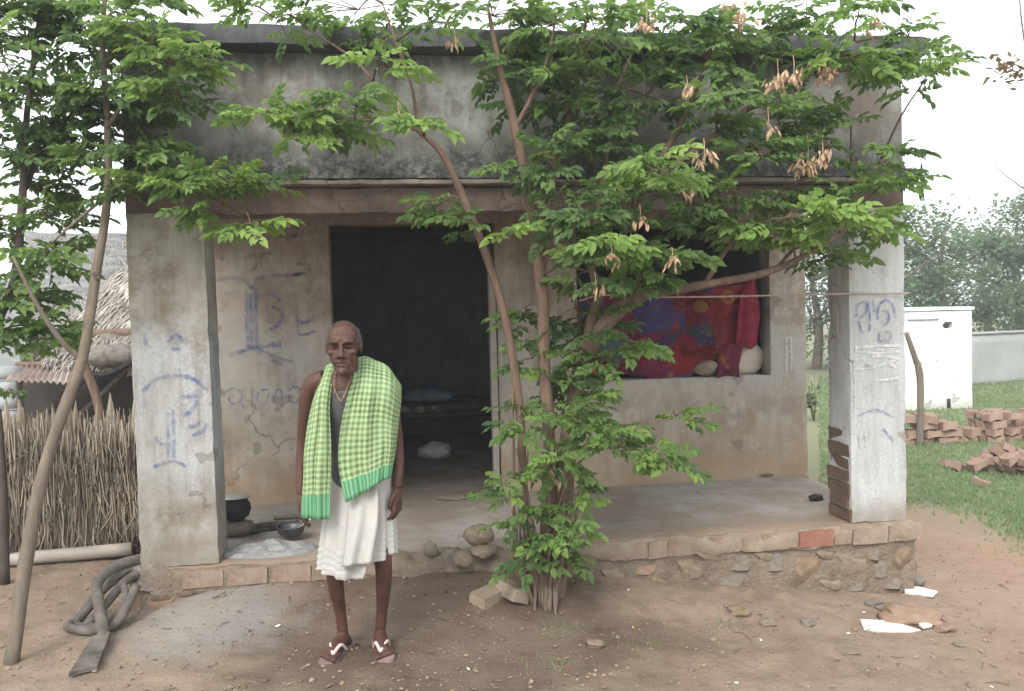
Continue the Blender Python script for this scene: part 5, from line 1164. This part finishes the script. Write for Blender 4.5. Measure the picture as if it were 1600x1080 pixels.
# legs and feet
FEET = []
for k, (hip, knee, calf, ank, heel, toe) in enumerate([((534, 795, .02), (523, 888, -.015), (526, 925, .03), (534, 985, .045), (538, 1004, .0), (508, 1034, .0)), ((584, 795, .02), (599, 882, -.015), (599, 920, .03), (594, 978, .045), (592, 996, .0), (603, 1029, .0))]):
    h_ = G(heel[0], heel[1], .03); t_ = G(toe[0], toe[1], .02); d = t_-h_; d[2] = 0; FL_ = np.linalg.norm(d); d /= FL_
    L_ = .235; h_ = t_-d*L_; h_[2] = .035; t_[2] = .026
    an = h_+d*.040+np.array([0, 0, .035])
    limb([Q(*hip), (Q(*hip)+Q(*knee))/2+np.array([0, -.01, 0]), Q(*knee), Q(*calf), (Q(*calf)+an)/2+np.array([0, .012, .0]), an], [.066, .052, .041, .037, .027, .027])
    sd = np.array([-d[1], d[0], 0])
    limb([h_+d*.012, h_+d*.05+[0, 0, .018], h_+d*.115+[0, 0, .012], h_+d*.175+[0, 0, -.004]], [.031, .034, .031, .026], 12, 4)
    ellipsoid(body, h_+d*.165+[0, 0, -.008], (.045, .05, .018), 14, 8, np.column_stack([d, sd, [0, 0, 1]]))
    ellipsoid(body, h_+d*.012+[0, 0, -.008], (.032, .028, .024), 12, 8)
    inner = 1 if k == 0 else -1                     # big toes face each other
    # +x direction of sd decides which side is inner
    if sd[0]*inner < 0: sd = -sd
    for q in range(5):
        off = .038-.0195*q; ln = (.056, .054, .05, .044, .037)[q]; b0 = h_+d*(.178-.006*q)+sd*off+np.array([0, 0, -.008])
        limb([b0, b0+d*ln*.55+[0, 0, .002], b0+d*ln+[0, 0, -.006]], [.012 if q == 0 else .0082, .012 if q == 0 else .0082, .011 if q == 0 else .0075], 10, 3)
    FEET.append((h_, d, sd))
# head
hc = Q(537, 544, -.15); K = 1.02
tl_ = math.radians(-4)
HR = np.array([[1, 0, 0], [0, math.cos(tl_), -math.sin(tl_)], [0, math.sin(tl_), math.cos(tl_)]])     # bowed a little forward
yw = math.radians(4); HR = np.array([[math.cos(yw), -math.sin(yw), 0], [math.sin(yw), math.cos(yw), 0], [0, 0, 1]])@HR
def H(x, y, z): return hc+HR@(np.array([x, y, z])*K)
def hell(c, r, nu_=16, nv_=12): ellipsoid(body, H(*c), tuple(q*K for q in r), nu_, nv_, HR)
def hlimb(pts, rads, seg=10): limb([H(*p) for p in pts], [r*K for r in rads], seg, 4)
hell((0, .012, .035), (.074, .094, .086), 26, 18)          # skull
hell((0, -.03, .045), (.066, .058, .060), 20, 14)          # forehead
hell((0, -.032, -.030), (.060, .058, .068), 20, 14)        # face
hell((0, -.045, -.080), (.040, .044, .030), 16, 12)        # jaw
hell((0, -.075, -.100), (.022, .018, .016))                # chin
for s in (-1, 1):
    hell((s*.043, -.062, -.018), (.022, .022, .017))        # cheekbone
    hlimb([(s*.010, -.088, .022), (s*.030, -.087, .027), (s*.052, -.070, .021)], [.010, .0105, .008])   # brow
    hell((s*.074, .010, .004), (.008, .016, .029))         # ear
    hell((s*.076, .014, .018), (.009, .014, .013))
    hell((s*.013, -.092, -.040), (.010, .012, .008))        # nostril wing
    hlimb([(s*.022, -.085, -.045), (s*.032, -.078, -.066), (s*.03, -.07, -.085)], [.007, .008, .006])   # fold beside mouth
hlimb([(0, -.086, .020), (0, -.095, -.005), (0, -.108, -.030)], [.009, .0105, .013])   # nose
hell((0, -.106, -.036), (.014, .014, .010))
hlimb([(-.025, -.078, -.066), (0, -.094, -.062), (.025, -.078, -.066)], [.006, .0085, .006])
hlimb([(-.022, -.076, -.076), (0, -.090, -.077), (.022, -.076, -.076)], [.006, .009, .006])
hlimb([(0, .06, -.04), (0, .075, -.09), (0, .10, -.14)], [.055, .055, .058], 12)
def sculpt_mesh(mb, vox, smooth_it):
    me = bpy.data.meshes.new('tmp'); me.from_pydata(mb.v, [], mb.f); me.update()
    bm = bmesh.new(); bm.from_mesh(me); bmesh.ops.recalc_face_normals(bm, faces=bm.faces); bm.to_mesh(me); bm.free()
    o = bpy.data.objects.new('tmp', me); COL.objects.link(o)
    r = o.modifiers.new('r', 'REMESH'); r.mode = 'VOXEL'; r.voxel_size = vox; r.use_smooth_shade = True
    s = o.modifiers.new('s', 'SMOOTH'); s.factor = .5; s.iterations = smooth_it
    dg = bpy.context.evaluated_depsgraph_get(); dg.update(); me2 = bpy.data.meshes.new_from_object(o.evaluated_get(dg)); bpy.data.objects.remove(o); return me2
bme = sculpt_mesh(body, .0045, 3)
# eye sockets and mouth line pressed into the face
eyes = [H(-.029, -.084, .002), H(.029, -.084, .002)]
fwd = HR@np.array([0, -1.0, 0]); n_ = len(bme.vertices); co = np.zeros(n_*3); bme.vertices.foreach_get('co', co); co = co.reshape(-1, 3)
for e in eyes:
    q = (co-e)@HR; m2 = np.exp(-((q[:, 0]/.019)**2+(q[:, 1]/.03)**2+(q[:, 2]/.011)**2)); co -= np.outer(m2*.010, fwd)
q = (co-H(0, -.09, -.0695))@HR; m2 = np.exp(-((q[:, 0]/.024)**4+(q[:, 1]/.02)**2+(q[:, 2]/.0035)**2)); co -= np.outer(m2*.006, fwd)
for zc in (.052, .064):
    q = (co-H(0, -.085, zc))@HR; m2 = np.exp(-((q[:, 0]/.04)**4+(q[:, 1]/.03)**2+(q[:, 2]/.0035)**2)); co -= np.outer(m2*.0025, fwd)
bme.vertices.foreach_set('co', co.ravel()); bme.materials.clear(); bme.materials.append(M['skin']); bme.polygons.foreach_set('use_smooth', [True]*len(bme.polygons)); bme.update()
bme.name = 'person'; man = link('person', bme); man.location = tuple(po)
tag(man, 'lean elderly man in checked green towel, grey vest and white dhoti standing before the house', 'person')
for e in eyes:
    mb = MB(); c = e-fwd*.0035
    ellipsoid(mb, c, (.0125, .006, .0038), 14, 8, HR); mb.build('eye', 'skin_eye', man)
# cropped grey hair: many tiny strands on the scalp
rhh = random.Random(6); mb = MB(); ws = MB()
for k in range(9000):
    a = rhh.uniform(0, 2*PI); zf = rhh.uniform(-.5, 1.0); rr = math.sqrt(max(0, 1-zf*zf)); d = np.array([rr*math.cos(a), rr*math.sin(a), zf])
    x, y, z = d[0]*.0755, d[1]*.0955+.012, d[2]*.0875+.035
    front = -y
    if front > .045 and z < .105+.06*abs(x)/.07: continue
    if front > .02 and z < .085 and abs(x) < .062: continue
    if z < .0 and front > .0: continue
    if z < .02 and front > .02: continue
    if z > .085 and rhh.random() < .8: continue
    if z < -.02 and rhh.random() < .3: continue
    p = H(x, y, z); nn = HR@d; t_ = HR@np.array([rhh.gauss(0, .5), rhh.gauss(.3, .5), rhh.gauss(-.5, .4)]); L_ = rhh.uniform(.005, .010); s = np.cross(nn, t_); s /= max(1e-6, np.linalg.norm(s)); s *= .0009
    mb.add([p-s, p+s, p+(nn*.45+t_*.6)*L_], [(0, 1, 2)])
mb.build('hair', 'hair_grey', man, smooth=False)
for k in range(420):
    a = rhh.gauss(0, .03); z = rhh.uniform(-.108, -.048)
    if abs(z+.070) < .010 and abs(a) < .026: continue
    y = -.083-.010*math.cos(a*30)+abs(a)*.75
    p = H(a, y, z); d = HR@np.array([rhh.gauss(0, .3), -1, -.5]); s = HR@np.array([.0006, 0, 0]); ws.add([p-s, p+s, p+d*.004], [(0, 1, 2)])
ws.build('stubble', 'stubble_white', man, smooth=False)
# vest
mb = MB(); vest = [(*t_[:3], t_[3]+.010, t_[4]+.010) for t_ in torso[1:7]]
rings(mb, vest, 40, 6, cap=False)
zt = torso[6][2]
mb.v = [(x+.003*mnoise.noise(Vector((x, y, z))*14), y-.004*math.sin(z*40+x*20)*(1 if y < 0 else 0), z) for x, y, z in mb.v]
o = mb.build('vest', 'vest', man); o.modifiers.new('thickness', 'SOLIDIFY').thickness = .003
# dhoti
dz0, mbd = Q(560, 738, 0)[2], MB(); SEG, NR = 120, 44
rowspec = [(738, 516, 613), (770, 510, 616), (810, 505, 617), (850, 501, 618), (890, 497, 619)]
vsd, fsd = [], []
for j in range(NR+1):
    for i in range(SEG):
        th = 2*PI*i/SEG; t_ = j/NR
        fx = math.cos(th)
        front = max(0, -math.sin(th))
        hem = 889+4*math.sin(th*3) if fx < .28 else 866+3*math.sin(th*5)
        if .28 <= fx < .36: hem = 889-(fx-.28)/.08*23
        py = 738+(hem-738)*t_
        xl = np.interp(py, [r[0] for r in rowspec], [r[1] for r in rowspec]); xr = np.interp(py, [r[0] for r in rowspec], [r[2] for r in rowspec])
        c0 = Q((xl+xr)/2, py, .015); hw = (xr-xl)/2*PY/FPX; hd = .105+.035*t_
        k = sstep(.1, .9, t_)
        pleat = .010*k*math.sin(th*13+1.5*math.sin(th*2))+.011*k*front*math.sin(fx*26+.8*math.sin(t_*5))*math.exp(-((fx-.15)/.45)**2)
        if t_ > .72: pleat += .004*math.sin((t_-.72)*95+2*math.sin(th*4))*(1 if fx < .3 else .5)
        sag = -.022*k*front*math.exp(-((fx-.05)/.16)**2)       # deep fold between the legs
        rr = 1+pleat/.14
        vsd.append((c0[0]+hw*fx*rr, c0[1]+math.sin(th)*(hd+sag)*rr, c0[2]+.004*mnoise.noise(Vector((fx*4, t_*7, 2)))))
for j in range(NR):
    for i in range(SEG): fsd.append((j*SEG+i, (j+1)*SEG+i, (j+1)*SEG+(i+1) % SEG, j*SEG+(i+1) % SEG))
mbd.add(vsd, fsd); o = mbd.build('dhoti', 'dhoti', man); o.modifiers.new('thickness', 'SOLIDIFY').thickness = .004
# overlapping front pleat of the dhoti
mb = MB(); vs, fs = [], []
for j in range(31):
    for i in range(13):
        s, t_ = i/12, j/30; px = 543+(588-543)*s+(-6+4*s)*t_+4*math.sin(t_*4); py = 750+(886-6*s-750)*t_
        q = Q(px, py, -.105-.045*t_+.018*math.sin(s*11+t_*2)*(.3+.7*t_)-.006); vs.append(q)
for j in range(30):
    for i in range(12): q = j*13+i; fs.append((q, q+13, q+14, q+1))
mb.add(vs, fs); o = mb.build('dhoti_pleat', 'dhoti', man); o.modifiers.new('thickness', 'SOLIDIFY').thickness = .004
# towel
def patch(rows, nu_, nv_, fold, seed, band_from):
    R = [crom([Q(*p) for p in r], nu_) for r in rows]; colsn = len(R[0]); C = [crom([R[j][i] for j in range(len(R))], nv_) for i in range(colsn)]
    nr = len(C[0]); vs, fs, uv, mi = [], [], [], []
    for j in range(nr):
        for i in range(colsn):
            s, t_ = i/(colsn-1), j/(nr-1); p = np.array(C[i][j])
            k = sstep(.15, .6, t_)
            p = p+np.array([0.003*math.sin(t_*11+s*4), -1.0*fold*(math.sin(s*15+1.2*math.sin(t_*4)+seed)+.5*math.sin(s*29+2*t_))*(.35+.65*k), 0])+.004*np.array(mnoise.noise_vector(Vector((s*3, t_*6, seed))))
            vs.append(p)
    su = np.zeros((nr, colsn)); sv = np.zeros((nr, colsn)); V3 = np.array(vs).reshape(nr, colsn, 3)
    mid = nr*2//3
    wl_ = np.concatenate([[0], np.cumsum(np.linalg.norm(np.diff(V3[mid], axis=0), axis=1))])
    hl_ = np.concatenate([[0], np.cumsum(np.linalg.norm(np.diff(V3[:, colsn//2], axis=0), axis=1))])
    for j in range(nr-1):
        for i in range(colsn-1):
            q = j*colsn+i; fs.append((q, q+colsn, q+colsn+1, q+1)); uv.append([(wl_[i], hl_[j]), (wl_[i], hl_[j+1]), (wl_[i+1], hl_[j+1]), (wl_[i+1], hl_[j])]); mi.append(1 if hl_[j] > hl_[-1]-band_from else 0)
    return vs, fs, uv, mi
rowsR = [[(532, 574, .02), (560, 566, .055), (582, 570, .075), (606, 580, .075), (622, 606, .06)], [(553, 566, -.035), (569, 558, -.01), (588, 564, .01), (608, 574, .01), (625, 600, .015)], [(551, 596, -.135), (567, 592, -.14), (587, 594, -.12), (609, 598, -.10), (626, 616, -.03)],
         [(536, 650, -.155), (556, 648, -.165), (580, 648, -.155), (606, 650, -.125), (624, 658, -.05)], [(528, 712, -.145), (552, 710, -.16), (580, 706, -.155), (604, 700, -.135), (618, 700, -.07)], [(541, 786, -.155), (560, 775, -.17), (580, 763, -.165), (598, 752, -.145), (612, 745, -.09)]]
rowsL = [[(534, 574, .03), (524, 574, .045), (514, 578, .05), (506, 586, .045)], [(526, 572, -.06), (520, 570, -.05), (512, 574, -.035), (504, 588, -.02)], [(518, 618, -.14), (508, 614, -.145), (498, 616, -.13), (489, 624, -.085)],
         [(518, 680, -.16), (504, 680, -.17), (490, 682, -.16), (478, 688, -.12)], [(518, 742, -.155), (503, 742, -.17), (487, 743, -.165), (473, 745, -.135)], [(517, 811, -.155), (501, 812, -.17), (485, 811, -.165), (470, 809, -.145)]]
rowsB = [[(506, 586, .04), (514, 574, .05), (526, 566, .035)], [(530, 590, .06), (532, 574, .065), (534, 560, .04)], [(556, 590, .065), (556, 572, .07), (556, 558, .045)], [(600, 600, .07), (580, 570, .08), (566, 560, .05)]]
mb = MB(); UV = []; MI = []
for rows, f_, sd, bd in ((rowsR, .011, 1.0, .085), (rowsL, .009, 2.4, .115), (rowsB, .002, .3, -1)):
    vs, fs, uv, mi = patch(rows, 9, 9, f_, sd, bd); o0 = len(mb.v); mb.add(vs, fs); UV += uv; MI += mi
mb.mi = MI; o = mb.build('shoulder_towel', ['gingham', 'gingham_border'], man)
ul = o.data.uv_layers.new(name='UVMap'); k = 0
for poly, u4 in zip(o.data.polygons, UV):
    for li, u2 in zip(poly.loop_indices, u4): ul.data[li].uv = u2
o.modifiers.new('thickness', 'SOLIDIFY').thickness = .0035
# necklace
neck = MB(); NP = crom([Q(524, 585, -.12), Q(522, 604, -.155), Q(527, 618, -.165), Q(532, 626, -.168), Q(537, 620, -.165), Q(543, 606, -.16), Q(549, 590, -.13)], 5)
for p in NP: ellipsoid(neck, p, (.0048, .0048, .0048), 8, 6)
neck.build('bead_necklace', 'bead', man)
# flip-flops
for h_, d, sd in FEET:
    mb = MB(); prof = [(-.04, .028), (-.02, .036), (.03, .036), (.09, .034), (.15, .042), (.20, .046), (.235, .036), (.25, .016)]
    top = []; L_ = [h_+d*a+sd*b for a, b in prof]+[h_+d*a-sd*b for a, b in reversed(prof)]; n_ = len(L_)
    vs = [np.array([p[0], p[1], .016]) for p in L_]+[np.array([p[0], p[1], .0]) for p in L_]
    mb.add(vs, [tuple(reversed(range(n_))), tuple(range(n_, 2*n_))]+[(i, (i+1) % n_, n_+(i+1) % n_, n_+i) for i in range(n_)]); sole = mb.build('sandal', 'sandal_sole', man, smooth=False)
    mb = MB(); toe = h_+d*.192+sd*.018; toe[2] = .038
    for s in (-1, 1):
        e = h_+d*.085+sd*s*.037; e[2] = .02; md = h_+d*.135+sd*(s*.027+.006); md[2] = .062
        tube(mb, crom([e, md, toe], 6), .0062, 8, flat=1.3)
    tube(mb, [toe, toe*np.array([1, 1, 0])+np.array([0, 0, .014])], .005, 8)
    mb.build('strap', 'sandal_strap', sole)

# ------------------------------------------------------------------ added thin haze, fading far trees and standing in for lens glare
mb = MB(); grid_solid(mb, [-138.0, 138.0], [-29.0, 215.0], [-1.6, 7.2], amp=0, chip=0)
me = bpy.data.meshes.new('haze'); me.from_pydata(mb.v, [], mb.f); hm = bpy.data.materials.new('haze'); hm.use_nodes = True; hn = hm.node_tree; hn.nodes.clear()
ho_ = hn.nodes.new('ShaderNodeOutputMaterial'); pv = hn.nodes.new('ShaderNodeVolumePrincipled'); pv.inputs['Color'].default_value = (.93, .96, 1, 1); pv.inputs['Density'].default_value = 0.0042; pv.inputs['Anisotropy'].default_value = 0.2
hn.links.new(pv.outputs[0], ho_.inputs['Volume']); me.materials.append(hm); hz_ = link('haze', me, kind='stuff'); tag(hz_, 'thin haze added over the yard, fading far trees and standing in for lens glare', 'haze')
